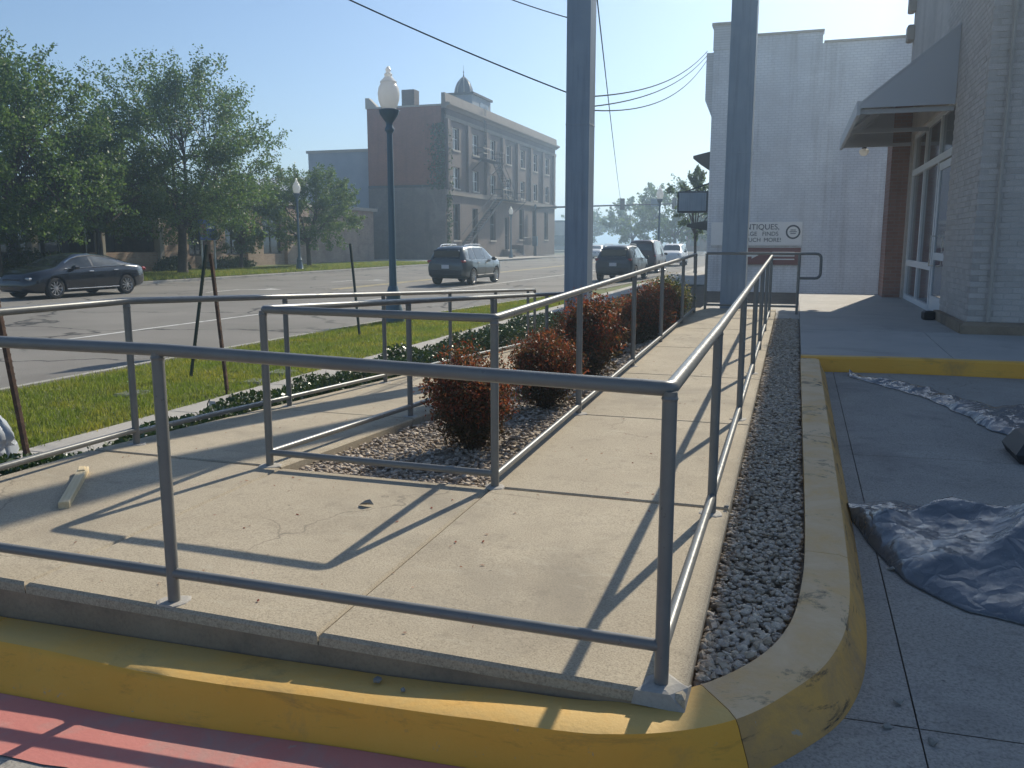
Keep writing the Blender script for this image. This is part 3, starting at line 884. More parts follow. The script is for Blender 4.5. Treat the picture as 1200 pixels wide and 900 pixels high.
# ------------------------------------------------------------------ railings
RAD = .0235
def railing(name, label, tops, bots, posts, group='painted pipe railings of the ramp'):
    """tops/bots: polylines of pipe centres; posts: (x, y, z foot, z top)"""
    e = empty(name, (posts[0][0], posts[0][1], posts[0][2]), 0, label, 'railing', group)
    off = Vector(e.location)
    def loc(p): return Vector(p) - off
    for pl in tops:
        mb = MB(); mb.tube([loc(p) for p in pl], RAD, 14); mb.build('top_rail', 'rail', e)
    for pl in bots:
        mb = MB(); mb.tube([loc(p) for p in pl], RAD * .86, 12); mb.build('bottom_rail', 'rail', e)
    for (x, y, z0, z1) in posts:
        mb = MB(); mb.tube([loc((x, y, z0 - .05)), loc((x, y, z1))], RAD * .98, 14); po = mb.build('post', 'rail', e)
        if y < 9:
            mb = MB(); mb.tube([loc((x, y, z1 - .030)), loc((x, y, z1 - .022)), loc((x, y, z1 - .014))], [RAD * .98, RAD * 1.12, RAD * .98], 14, False); mb.build('weld_bead', 'rail', po)
            rr = [.05 + .022 * random.random() for _ in range(11)]
            mb = MB(); mb.rings([[loc((x + (q + dq) * math.cos(2 * PI * k / 11), max(2.508, y + (q + dq) * math.sin(2 * PI * k / 11)), z0 + dz + (landz(x, y) - LAND if y < LANDY else 0))) for k, q in enumerate(rr)] for dq, dz in ((.004, -.004), (0, .003), (-.012, .006))], True, True, False); mb.build('grout_patch', 'walk', po)
    return e

def corner(pts, rr=.03):
    """soften the bends of a polyline"""
    P_ = [Vector(p) for p in pts]; out = [P_[0]]
    for i in range(1, len(P_) - 1):
        a = (P_[i - 1] - P_[i]).normalized(); b_ = (P_[i + 1] - P_[i]).normalized()
        p = P_[i]
        if a.dot(b_) < -.985: out.append(p); continue
        for t in (0, .25, .5, .75, 1):
            q0 = p + a * rr; q1 = p + b_ * rr
            out.append((1 - t) ** 2 * q0 + 2 * t * (1 - t) * p + t * t * q1)
    return out + [P_[-1]]

H = .93
XR, YF, XO = -.335, 2.555, -4.22
XB, XA = -1.535, -3.0
rt = lambda y: LAND + H + RS * max(0, y - LANDY) + .012
lt = lambda y: LAND + H + .03 + LS * max(0, y - LANDY - .1)
YE = 14.0
# front and right
ry = [YF, 4.28, 6.5, 8.6, 10.3, 12.1, YE]
top = corner([(XO, YF + .35, 1.272), (XO, YF, 1.272), (-2.2, YF, 1.268), (XR, YF, 1.222), (XR, LANDY, 1.236), (XR, YE, rt(YE))], .035)
bot1 = [[(XO, YF, .41), (-2.2, YF, .405), (XR, YF, .395)]]
for a, b_ in zip(ry[:-1], ry[1:]): bot1.append([(XR, a, ramp_r(0, a) + .085), (XR, b_, ramp_r(0, b_) + .085)])
posts = [(XR, YF, LAND, 1.215), (-2.21, YF, LAND, 1.26), (XO, YF, LAND, 1.262)] + [(XR, y, ramp_r(0, y), rt(y) - .008) for y in ry[1:]]
railing('pipe_railing', 'grey pipe railing along the front of the landing and right side of the ramp', [top], bot1, posts)
# around the planter
ly = [LANDY, 6.35, 8.7, 10.65, 12.75, 14.4]
top = corner([(XA, 12.7, lt(12.7)), (XA, LANDY + .1, lt(LANDY)), (XA, LANDY, LAND + H + .03), (XB, LANDY, 1.248), (XB, 14.4, rt(14.4) + .01)], .035)
iy = [LANDY, 6.42, 8.5, 10.6, 12.6]
bot = [[(XA, LANDY, LAND + .085), (XB, LANDY, LAND + .075)]]
for a, b_ in zip(iy[:-1], iy[1:]): bot.append([(XA, a, ramp_l(0, a) + .085), (XA, b_, ramp_l(0, b_) + .085)])
for a, b_ in zip(ly[:-1], ly[1:]): bot.append([(XB, a, ramp_r(0, a) + .062), (XB, b_, ramp_r(0, b_) + .062)])
posts = [(XA, y, ramp_l(0, y), lt(y) - .008) for y in iy] + [(XB, y, ramp_r(0, y), rt(y) + .0) for y in ly]
railing('pipe_railing', 'grey pipe railing wrapped round the gravel planter of red shrubs', [top], bot, posts)
# outer, street side
oy = [4.62, 6.5, 8.4, 10.3, 12.1, 13.75]
top = corner([(XO, YF + .42, 1.272), (XO, 4.62, 1.268), (XO, 13.75, lt(13.75) + .005), (XO + .0, 14.15, lt(14.1)), (XO, 14.15, lt(14.1) - .35)], .04)
bot = [[(XO, YF + .42, .40), (XO, 4.62, LAND + .09)]]
for a, b_ in zip(oy[:-1], oy[1:]): bot.append([(XO, a, ramp_l(0, a) + .085), (XO, b_, ramp_l(0, b_) + .085)])
posts = [(XO, YF + .42, LAND, 1.262)] + [(XO, y, ramp_l(0, y), lt(y) - .002) for y in oy] + [(XO, 14.15, ramp_l(0, 14.15), lt(14.1) - .3)]
railing('pipe_railing', 'grey pipe railing on the street side of the ramp beside green ground cover', [top], bot, posts)
# across the upper end, with a returned loop
zt = rt(14.4) + .02
ZE = ramp_r(0, 14.4)
top = corner([(-1.42, 15.0, zt), (.10, 15.0, zt), (.42, 15.0, zt), (.42, 15.0, zt - .40), (.08, 15.0, zt - .40)], .09)
railing('pipe_railing', 'short grey pipe railing with a looped end across the top of the ramp', [top], [[(-1.42, 15.0, ZE + .09), (.08, 15.0, ZE + .09)]],
        [(-1.42, 15.0, ZE - .02, zt - .005), (.08, 15.0, WZ, zt - .005)])

# ------------------------------------------------------------------ steel sign columns
def column(x, y, w, z0, h, label):
    e = empty('steel_column', (x, y, z0), 0, label, 'column', 'tall square steel columns')
    mb = MB(); mb.cbox((0, 0, h / 2), (w, w, h), 0, .015); mb.build('shaft', 'pole', e)
    mb = MB(); mb.cbox((0, 0, .012), (w + .16, w + .16, .024), 0, .004); mb.build('base_plate', 'pole', e)
    for zz in (3.05, 6.1):
        mb = MB(); mb.cbox((0, 0, zz), (w + .008, w + .008, .014), 0, .003); mb.build('weld_seam', 'pole', e)
    for sx in (-1, 1):
        for sy in (-1, 1):
            mb = MB(); mb.lathe([(.018, .02), (.018, .06), (.008, .075)], 6, (sx * (w / 2 + .045), sy * (w / 2 + .045), 0)); mb.build('anchor_bolt', 'pole', e)
    return e
column(-2.83, 11.6, .32, .15, 10.5, 'tall grey-blue square steel column rising from the shrubs of the planter')
column(-1.00, 15.7, .42, .1, 11.5, 'tall grey-blue square steel column behind the top end of the ramp')

# ------------------------------------------------------------------ shrubs
def shrub(x, y, z, rx, ry_, h, label, green='leaf_nandina', tip='leaf_red', n1=2600, n2=1500, leaf=.04, seed=0, tipfrac=.45):
    rg = np.random.default_rng(100 + seed)
    e = empty('shrub', (x, y, z), 0, label, 'shrub', 'shrubs in the gravel planter')
    ns = 52
    tips = []
    mbs = MB()
    for i in range(ns):
        a = rg.uniform(0, 2 * PI); q = rg.random() ** .5
        hh = h * (1 - .35 * q * q) * rg.uniform(.8, 1.05)
        tx, ty = rx * q * math.cos(a), ry_ * q * math.sin(a)
        mbs.tube([(tx * .18, ty * .18, -.03), (tx * .55, ty * .55, hh * .5), (tx * .92, ty * .92, hh * .95)], [.008, .006, .003], 5)
        tips.append((tx, ty, hh))
    mbs.build('stems', 'stem', e)['kind'] = 'stuff'
    def cloud(n_, lo, outer):
        P_ = []
        while len(P_) < n_:
            t = tips[rg.integers(0, ns)]
            u = rg.uniform(lo, 1.0)
            c = np.array(t) * np.array([.55 + .45 * u, .55 + .45 * u, u])
            P_.append(c + np.clip(rg.normal(0, 1, 3), -1.7, 1.7) * np.array([.050 + .035 * u, .050 + .035 * u, .042]) * (rx / .35))
        P_ = np.array(P_); P_[:, 2] = np.abs(P_[:, 2]) + .02
        return P_
    g_ = cloud(n1, .10, False)
    obj_from('foliage', quads_mesh('foliage', leaf_quads(g_, leaf, rg, .2, .42)), green, e)['kind'] = 'stuff'
    t_ = cloud(n2, .5, True)
    obj_from('new_growth', quads_mesh('new_growth', leaf_quads(t_, leaf * .95, rg, .5, .38)), tip, e)['kind'] = 'stuff'
    return e
sh = [(-2.07, 5.45, .29, .31, .70, 'red-tipped shrub nearest the corner of the planter railing', 'n'),
      (-1.99, 7.0, .28, .34, .64, 'second red-tipped shrub along the planter, low and rounded', 'n'),
      (-1.97, 8.7, .30, .36, .92, 'tall red-tipped shrub, third along the planter beside the ramp', 'n'),
      (-2.62, 9.6, .24, .28, .56, 'small dark red shrub near the street side of the planter', 'n'),
      (-2.25, 10.5, .34, .4, .66, 'reddish shrub just in front of the planter steel column', 'n'),
      (-2.0, 11.9, .36, .42, .72, 'red and green shrub right of the planter steel column', 'n'),
      (-1.95, 13.0, .36, .40, .78, 'reddish shrub near the upper end of the planter, before the yellow ones', 'n'),
      (-2.45, 13.9, .38, .4, .72, 'pale yellow shrub at the back left of the planter', 'y'),
      (-1.95, 14.4, .34, .36, .80, 'yellow-green shrub against the far end of the planter railing', 'y')]
for i, (x, y, rx, ry_, h, lab, kd) in enumerate(sh):
    f_ = 1.0 if y < 8 else .7
    shrub(x, y, plz(x, y), rx, ry_, h, lab, 'leaf_nandina' if kd == 'n' else 'leaf_hedge', 'leaf_red' if kd == 'n' else 'leaf_yellow', int(10500 * f_), int(6500 * f_), .030 if y < 8 else .042, i)

# ground cover along the street side, grass
rg = np.random.default_rng(44)
P = []
for _ in range(52000):
    y = 1.5 + 16 * rg.random() ** 1.3; x = rg.uniform(-5.32, -4.40)
    d = noise.noise((x * 1.6, y * 1.1, 2)) + .35
    edge = min(1, (x + 5.36) / .25)
    if rg.random() > .35 + d: continue
    hgt = (.17 + .20 * max(0, d)) * edge + .04
    P.append((x, y, -.11 + hgt * rg.random() ** .6))
setp(obj_from('ground_cover', quads_mesh('ground_cover', leaf_quads(np.array(P), .05, rg, .2, .55)), 'leaf_ground'),
     'low dark green leafy ground cover between the railing and the sidewalk', 'ground cover', None, 'stuff')
def bush(x, y, z, rx, ry_, h, label, mat, n_, leaf, seed, name='bush', group='low bushes by the sidewalk'):
    rg = np.random.default_rng(seed)
    e = empty(name, (x, y, z), 0, label, 'bush', group)
    d = rg.normal(size=(n_, 3)); d /= np.linalg.norm(d, axis=1)[:, None]; d[:, 2] = np.abs(d[:, 2])
    q = rg.random(n_) ** .4
    lump = np.array([1 + .28 * noise.noise(Vector(v) * 2.6 + Vector((seed, 0, 0))) for v in d])
    P_ = d * (q * lump)[:, None] * np.array([rx, ry_, h])
    obj_from('foliage', quads_mesh('foliage', leaf_quads(P_, leaf, rg, .1, .5)), mat, e)['kind'] = 'stuff'
    mb = MB()
    for i in range(7):
        a = rg.uniform(0, 6.28); mb.tube([(0, 0, -.03), (rx * .5 * math.cos(a), ry_ * .5 * math.sin(a), h * .7)], [.015, .006], 5)
    mb.build('stems', 'stem', e)['kind'] = 'stuff'
    return e
bush(-4.85, 12.6, -.1, .38, .7, .36, 'rounded dark green bush at the far end of the ground cover', 'leaf_ground', 2600, .06, 61)
bush(-4.85, 10.2, -.1, .36, .8, .27, 'flat dark green bush midway along the street-side railing', 'leaf_ground', 2600, .06, 62)

def blades(name, n_, xf, yf, zg, hgt, w, mat, seed, label):
    rg = np.random.default_rng(seed)
    y = yf(rg, n_); x = xf(rg, y)
    a = rg.uniform(0, 2 * PI, n_); hh = hgt * rg.uniform(.5, 1.3, n_)
    lean = rg.normal(0, .35, (n_, 2)) * hh[:, None]
    V = np.zeros((n_, 3, 3))
    V[:, 0] = np.stack([x - np.cos(a) * w, y - np.sin(a) * w, np.full(n_, zg)], 1)
    V[:, 1] = np.stack([x + np.cos(a) * w, y + np.sin(a) * w, np.full(n_, zg)], 1)
    V[:, 2] = np.stack([x + lean[:, 0], y + lean[:, 1], zg + hh], 1)
    return setp(obj_from(name, quads_mesh(name, V.reshape(-1, 3), 3), mat), label, 'grass', None, 'stuff')
nkv = lambda y: np.interp(y, [p[1] for p in near_kerb], [p[0] for p in near_kerb])
blades('verge_grass', 100000, lambda g, y: (nkv(y) + .17) + (np.where(y < 20, -6.17, np.clip(nkv(y) + .8, -6.15, -5.6)) - nkv(y) - .17) * g.random(len(y)) + g.normal(0, .045, len(y)), lambda g, n_: 3 + 24 * g.random(n_) ** 1.35, -.105, .062, .006, 'grass', 71, 'bright green mown grass of the verge between sidewalk and street')
blades('far_grass', 50000, lambda g, y: g.uniform(-33, -27.2, len(y)), lambda g, n_: g.uniform(18, 66, n_), -.055, .14, .02, 'grass', 72, 'green lawn strip beyond the street under the trees')

# ------------------------------------------------------------------ trees
def tree(x, y, z, h, cr, cz, label, mat, trunk_h, trunk_r, nclump, nleaf, leaf, seed, group='street trees', flat=.75, name='tree'):
    rg = np.random.default_rng(seed)
    e = empty(name, (x, y, z), 0, label, 'tree', group)
    mb = MB()
    fork = np.array([rg.normal(0, .1), rg.normal(0, .1), trunk_h])
    mb.tube([(0, 0, -.1), (0, 0, .15), tuple(fork * .55), tuple(fork)], [trunk_r * 1.5, trunk_r * 1.1, trunk_r * .9, trunk_r * .8], 9)
    nl = 9
    limbs = []
    for i in range(nl):
        a = 2 * PI * i / nl + rg.uniform(-.3, .3)
        el = rg.uniform(.35, 1.2)
        L_ = cr * rg.uniform(.62, .85)
        end = fork + np.array([math.cos(a) * math.cos(el) * L_, math.sin(a) * math.cos(el) * L_, math.sin(el) * (h - trunk_h) * .66])
        mid = (fork + end) / 2 + np.array([rg.normal(0, .15), rg.normal(0, .15), .25])
        mb.tube([tuple(fork - [0, 0, .15]), tuple(mid), tuple(end)], [trunk_r * .55, trunk_r * .33, trunk_r * .12], 6)
        limbs.append((mid, end))
    cc = np.array([0, 0, cz])
    P_ = []
    for i in range(nclump):
        d = rg.normal(size=3); d /= np.linalg.norm(d)
        q = rg.uniform(.35, 1.0) ** .6
        hz = (h - cz) if d[2] > 0 else (cz - trunk_h * .8)
        lump = 1 + .22 * noise.noise(Vector(d) * 1.7 + Vector((seed * 3.1, 0, 0)))
        c = cc + d * np.array([cr, cr, hz]) * q * lump
        mid, end = limbs[int(np.argmin([np.linalg.norm(c - e_) for _, e_ in limbs]))]
        k = rg.uniform(.3, 1)
        s0 = mid * (1 - k) + end * k
        mb.tube([tuple(s0), tuple((s0 + c) / 2 + [0, 0, .1]), tuple(c)], [trunk_r * .13, trunk_r * .08, trunk_r * .03], 4)
        # leafy sprays along an outward, upward axis
        ax = d + np.array([0, 0, rg.uniform(.1, .9)]); ax /= np.linalg.norm(ax)
        for s_ in range(3):
            a2 = ax + rg.normal(0, .45, 3); a2 /= np.linalg.norm(a2)
            L_ = rg.uniform(.7, 1.5) * cr / 4.2
            m_ = nleaf // 3
            t = rg.uniform(-.35, 1, m_)[:, None]
            sig = (.20 * (1.1 - .7 * np.clip(t, 0, 1))) * cr / 4.2
            P_.append(c + a2 * t * L_ + rg.normal(0, 1, (m_, 3)) * sig * np.array([1, 1, .8]))
    P_ = np.concatenate(P_)
    P_ = P_[P_[:, 2] > trunk_h * .62]
    mb.build('trunk', 'bark', e)
    obj_from('crown', quads_mesh('crown', leaf_quads(P_, leaf, rg, .1, .55)), mat, e)['kind'] = 'stuff'
    return e
tree(-31.2, 27.0, 0, 8.9, 4.7, 5.2, 'large dark green tree at the left edge above the black sedan', 'leaf_oak', 2.5, .26, 230, 250, .15, 201)
tree(-31.0, 38.2, 0, 10.4, 5.0, 6.0, 'spiky dark green tree with forked trunk in front of the low brick building', 'leaf_oak', 2.4, .25, 230, 250, .145, 202)
tree(-31.5, 33.0, 0, 6.4, 3.3, 4.0, 'shorter leafy tree filling the gap between the two large trees', 'leaf_oak_light', 2.2, .16, 90, 240, .14, 206)
tree(-32.0, 52.5, 0, 6.6, 3.6, 4.0, 'small round green tree beside the tall brick building', 'leaf_oak_light', 1.7, .15, 110, 220, .155, 203)
tree(-33.5, 46.8, 0, 5.4, 2.8, 3.4, 'low bushy tree between the spiky tree and the small round tree', 'leaf_oak_light', 1.5, .12, 70, 220, .15, 204)
# distant trees beyond the crossing
tree(-16.8, 128, -.1, 9.5, 7.0, 5.5, 'broad pale tree seen under the traffic signals', 'leaf_oak_light', 2.4, .3, 90, 110, .42, 301, 'trees beyond the crossing')
tree(-27, 150, -.1, 9.0, 5.0, 5.2, 'distant tree beside the far corner of the tall building', 'leaf_oak_light', 2.2, .3, 60, 100, .45, 302, 'trees beyond the crossing')
tree(-5.35, 50, -.1, 5.7, 1.35, 4.0, 'light green tree rising just left of the white painted wall', 'leaf_oak_light', 2.3, .09, 60, 170, .12, 303)
tree(-11.0, 150, -.1, 7.5, 4.5, 4.5, 'distant tree behind the parked dark van', 'leaf_oak_light', 2.2, .25, 60, 100, .42, 305, 'trees beyond the crossing')
tree(-50, 210, -.1, 9, 7, 5, 'hazy far tree left of the signal mast', 'leaf_oak', 2.2, .3, 60, 100, .6, 306, 'trees beyond the crossing')
# hedges by the low building
for i, (x, y, rx, ry_, h, lab) in enumerate([(-33.8, 25.6, .9, 2.4, 1.2, 'clipped hedge left of the sedan by the dark porch'), (-33.8, 31.0, .9, 2.3, 1.5, 'clipped hedge behind the sedan roof'),
                                             (-34.4, 41.5, .8, 1.3, .9, 'reddish shrub at the foot of the spiky tree'), (-35.0, 47.6, .7, 3.0, .7, 'low hedge at the foot of the brick piers')]):
    bush(x, y, -.05, rx, ry_, h, lab, 'leaf_hedge', 2600, .16, 81 + i, 'hedge', 'hedges by the low brick building')

# ------------------------------------------------------------------ three-storey building
def sash_window(parent, X, y0, y1, z0, z1, sgn=1, recess=.22, mat_f='frame_white', split=2, sill=True):
    """paired sash window in a wall facing +x at X; opening y0..y1"""
    xg = X - recess
    mb = MB()
    fw = .07
    w = wall('window', 'x', xg, y0, y1, z0, z1, [(y0 + fw + (y1 - y0 - fw) / split * i, y0 + (y1 - y0 - fw) / split * (i + 1), a, b_) for i in range(split) for a, b_ in ((z0 + fw, (z0 + z1) / 2 - .03), ((z0 + z1) / 2 + .03, z1 - fw))], -.06, mat_f, parent)
    mb = MB(); mb.box(xg - .05, xg - .03, y0 + .02, y1 - .02, z0 + .02, z1 - .02); mb.build('pane', 'glass_dark', w)
    if sill:
        mb = MB(); mb.box(X - recess, X + .09, y0 - .12, y1 + .12, z0 - .16, z0 - .002); mb.build('sill', 'trim_stone', w)
    return w

tb = empty('brick_building', (-35.5, 95, 0), 0, 'tall three-storey brick building with fire escape and rows of windows', 'building', None)
tbp = Matrix.Translation((35.5, -95, 0))
def under(o):   # keep world placement under the offset parent
    o.matrix_parent_inverse = tbp
    return o
FX, Y0, Y1, ZT = -31.5, 76.1, 115.0, 13.9
bays = [78.9 + 5.35 * i for i in range(7)]
opens = []; wins = []
for i, yc in enumerate(bays):
    for (za, zb) in ((10.35, 12.4), (6.75, 8.75)):
        opens.append((yc - .85, yc + .85, za, zb)); wins.append((yc - .85, yc + .85, za, zb, 'frame_white'))
gw = [(78.0, 79.8, 1.8, 5.3), (83.2, 84.8, .35, 5.0), (88.6, 90.4, 1.8, 5.2), (93.6, 95.2, .35, 4.4), (99.0, 100.9, 1.9, 5.5), (104.4, 106.2, 1.9, 5.5), (109.8, 111.6, 1.9, 5.5)]
for g_ in gw: opens.append(g_)
under(wall('wall', 'x', FX, Y0, Y1, -.1, ZT, opens, -.35, 'tall_face', tb))
for (a, b_, za, zb, mf) in wins: under(sash_window(tb, FX, a, b_, za, zb, 1, .2, mf))
for (a, b_, za, zb) in gw: under(sash_window(tb, FX, a, b_, za, zb, 1, .25, 'frame_dark', 2, za > 1))
# side wall facing the camera, upper red, lower weathered
SX0 = -39.5
under(wall('side_wall', 'y', Y0, SX0, FX, 6.75, 14.1, [], .35, 'tall_side_red', tb))
o = under(wall('side_wall', 'y', Y0 - .06, SX0, FX - .004, -.1, 6.75, [], .4, 'tall_side_low', tb))
mb = MB(); mb.box(SX0, FX + .002, Y0 - .1, Y0 + .2, 6.72, 6.95); under(mb.build('ledge', 'roof_dark', tb))
mb = MB(); mb.box(SX0 + .3, FX - .3, Y0 + .3, Y1 - .3, 13.2, 13.5); under(mb.build('roof', 'roof_dark', tb))
mb = MB(); mb.box(SX0, SX0 + .35, Y0 + .36, Y1, -.1, 14.0); under(mb.build('wall', 'tall_side_low', tb))
mb = MB(); mb.box(SX0 + .36, FX - .36, Y1 - .4, Y1 - .01, -.1, 13.9); under(mb.build('wall', 'tall_side_low', tb))
# cornice, parapet, belt course, pilasters
mb = MB(); mb.rings([[(FX - .3, y, 13.9), (FX + .1, y, 13.9), (FX + .25, y, 14.05), (FX + .55, y, 14.2), (FX + .55, y, 14.38), (FX + .12, y, 14.42), (FX + .06, y, 15.25), (FX - .3, y, 15.25)] for y in (Y0 - .05, Y1 + .4)], True, True, False)
under(mb.build('cornice', 'trim_tall', tb))
mb = MB(); mb.box(FX + .0, FX + .22, Y0 - .04, Y1 + .1, 6.05, 6.5); under(mb.build('belt_course', 'trim_tall', tb))
mb = MB(); mb.box(FX + .0, FX + .14, Y0 - .03, Y1 + .1, 12.95, 13.3); under(mb.build('belt_course', 'trim_tall', tb))
for i in range(8):
    yc = 76.5 + 5.35 * i + (0 if i else .05)
    mb = MB(); mb.box(FX + .003, FX + .28, yc - .32, yc + .32, 6.5, 12.95); under(mb.build('pilaster', 'tall_face', tb))
mb = MB(); mb.box(SX0 - .05, FX - .35, Y0 - .05, Y0 + .4, 14.1, 14.25); under(mb.build('coping', 'trim_stone', tb))
mb = MB(); mb.rings([[(SX0 - .1, Y0 - .1, 14.1), (SX0 + 1.3, Y0 - .1, 14.1), (SX0 + .25, Y0 - .1, 15.1), (SX0 - .1, Y0 - .1, 15.1)], [(SX0 - .1, Y0 + .5, 14.1), (SX0 + 1.3, Y0 + .5, 14.1), (SX0 + .25, Y0 + .5, 15.1), (SX0 - .1, Y0 + .5, 15.1)]], True, True, False)
under(mb.build('parapet_shoulder', 'trim_stone', tb))
mb = MB(); mb.cbox((-35.2, Y0 + .6, 14.7), (1.3, 1.1, 2.0), 0, .03); under(mb.build('chimney', 'tall_side_low', tb))
# roof house and ribbed cupola
mb = MB(); mb.box(-35.0, -31.9, 84.5, 90.0, 13.5, 16.4); o = under(mb.build('roof_house', 'stucco_grey', tb))
mb = MB(); mb.box(-35.2, -31.7, 84.3, 90.2, 16.4, 16.62); c_ = mb.build('roof', 'roof_dark', o)
mb = MB(); mb.box(-31.898, -31.86, 86.6, 89.0, 14.6, 15.9); mb.build('window', 'glass_dark', o)
cp = under(empty('cupola', (0, 0, 0))); cp.parent = tb; cp.location = (-35.75 , 92, 2.3); cp.scale = (.74, .74, .82); cp.matrix_parent_inverse = tbp
mb = MB(); mb.lathe([(1.35, 13.5), (1.35, 18.0), (1.55, 18.05), (1.55, 18.3)], 8); mb.build('drum', 'stucco_grey', cp)
mb = MB(); mb.lathe([(1.4, 18.3), (1.38, 18.9), (1.22, 19.6), (.9, 20.3), (.45, 20.8), (.12, 21.0), (.1, 21.3)], 16); mb.build('dome', 'roof_metal', cp)
for i in range(8):
    a = 2 * PI * i / 8 + PI / 8
    mb = MB(); mb.tube([((r_ + .03) * math.cos(a), (r_ + .03) * math.sin(a), z_) for r_, z_ in ((1.4, 18.3), (1.38, 18.9), (1.22, 19.6), (.9, 20.3), (.45, 20.8), (.1, 21.05))], .07, 5); mb.build('rib', 'trim_stone', cp)
mb = MB(); mb.lathe([(.08, 21.2), (.05, 21.6), (.12, 21.7), (.03, 21.85), (.02, 22.6)], 8); mb.build('finial', 'iron', cp)
# entrance steps and handrail
mb = MB()
for i in range(4): mb.box(FX, FX + 1.6 - .3 * i, 92.6, 96.0, -.1 + .22 * i, .12 + .22 * i)
under(mb.build('entrance_steps', 'tall_side_low', tb))
mb = MB(); mb.box(FX + .05, FX + 1.5, 96.05, 99.2, -.1, 1.25); under(mb.build('entrance_wall', 'tall_face', tb))
for yy_ in np.linspace(96.2, 99.0, 8):
    mb = MB(); mb.tube([(FX + 1.4, yy_, 1.2), (FX + 1.4, yy_, 2.1)], .03, 5); under(mb.build('baluster', 'iron', tb))
mb = MB(); mb.tube([(FX + 1.4, 96.1, 2.1), (FX + 1.4, 99.1, 2.1)], .04, 5); under(mb.build('handrail', 'iron', tb))
# fire escape
fe = empty('fire_escape'); fe.parent = tb; fe.matrix_parent_inverse = tbp
def fe_part(name, fn):
    mb = MB(); fn(mb); return mb.build(name, 'iron', fe)
def platform(y0, y1, z):
    pf = fe_part('platform', lambda m_: [m_.box(FX + .1, FX + 1.3, y0 + .25 * i, y0 + .25 * i + .16, z, z + .05) for i in range(int((y1 - y0) / .25))])
    pf['kind'] = 'stuff'
    fe_part('rail', lambda m_: m_.tube([(FX + .1, y0, z + 1.05), (FX + 1.3, y0, z + 1.05), (FX + 1.3, y1, z + 1.05), (FX + .1, y1, z + 1.05)], .035, 5))
    fe_part('rail', lambda m_: m_.tube([(FX + .1, y0, z + .55), (FX + 1.3, y0, z + .55), (FX + 1.3, y1, z + .55), (FX + .1, y1, z + .55)], .03, 5))
    for y in np.arange(y0, y1 + .01, (y1 - y0) / 8): fe_part('baluster', lambda m_: m_.tube([(FX + 1.3, y, z), (FX + 1.3, y, z + 1.05)], .025, 4))
    for y in (y0 + .2, y1 - .2): fe_part('bracket', lambda m_: m_.tube([(FX + .02, y, z - 1.1), (FX + 1.25, y, z)], .04, 4))
def stair(y0, z0, y1, z1, x0=FX + .35, x1=FX + 1.05):
    for x in (x0, x1): fe_part('stringer', lambda m_: m_.hexa([(x - .03, y0, z0 - .14), (x + .03, y0, z0 - .14), (x + .03, y1, z1 - .14), (x - .03, y1, z1 - .14), (x - .03, y0, z0 + .1), (x + .03, y0, z0 + .1), (x + .03, y1, z1 + .1), (x - .03, y1, z1 + .1)]))
    n_ = int(abs(z1 - z0) / .25)
    for i in range(n_):
        t = (i + .5) / n_; y = y0 + (y1 - y0) * t; z = z0 + (z1 - z0) * t
        fe_part('tread', lambda m_: m_.box(x0, x1, y - .12, y + .12, z - .02, z + .02))
    for x in (x0, x1): fe_part('rail', lambda m_: m_.tube([(x, y0, z0 + .95), (x, y1, z1 + .95)], .03, 5))
platform(83.0, 89.6, 9.9)
platform(89.0, 97.5, 6.15)
stair(88.8, 9.9, 94.2, 6.2)
stair(89.6, 6.15, 79.5, 1.4)
fe_part('roof_ladder', lambda m_: [m_.tube([(FX + .25, y, 10), (FX + .25, y, 15.4)], .035, 4) for y in (86.2, 86.7)] + [m_.tube([(FX + .25, 86.2, 10.3 + .4 * i), (FX + .25, 86.7, 10.3 + .4 * i)], .02, 4) for i in range(13)])
# creeper on the corner
rg = np.random.default_rng(5)
P = np.stack([FX + .12 + rg.normal(0, .1, 700), Y0 + .2 + np.abs(rg.normal(0, .5, 700)), rg.uniform(0, 12, 700)], 1)
P2 = np.stack([FX - np.abs(rg.normal(0, .7, 900)), Y0 - .15 + rg.normal(0, .06, 900), 6.5 + 6 * rg.random(900)], 1)
cr_ = setp(obj_from('wall_creeper', quads_mesh('wall_creeper', leaf_quads(np.concatenate([P, P2]), .28, rg, 0, .6)), 'leaf_hedge'), 'thin creeper climbing the near corner of the tall brick building', 'creeper', None, 'stuff')

# grey wing behind, white roofed shed
wg = empty('grey_building', (-43, 84, 0), 0, 'plain grey flat-roofed building left of the tall brick building', 'building')
mb = MB(); mb.box(-3.6, 3.3, -7.0, 10, 0, 10.3); mb.build('wall', 'stucco_grey', wg)
mb = MB(); mb.box(-3.75, 3.3, -7.15, 10.1, 10.3, 10.55); mb.build('coping', 'trim_stone', wg)
ws = empty('white_roofed_building', (-58, 92, 0), 0, 'low building with a white metal roof above the bushy trees', 'building')
mb = MB(); mb.box(-9, 8, -5, 5, 0, 7.3); mb.build('wall', 'frame_white', ws)
mb = MB(); mb.rings([[(-9.3, -5.4, 7.3), (-9.3, 0, 9.2), (-9.3, 5.4, 7.3)], [(8.3, -5.4, 7.3), (8.3, 0, 9.2), (8.3, 5.4, 7.3)]], True, True, False); mb.build('roof', 'frame_white', ws)
mb = MB(); mb.cbox((7.2, -3, 9.2), (.9, .9, 2.6), 0, .02); mb.build('chimney', 'trim_stone', ws)

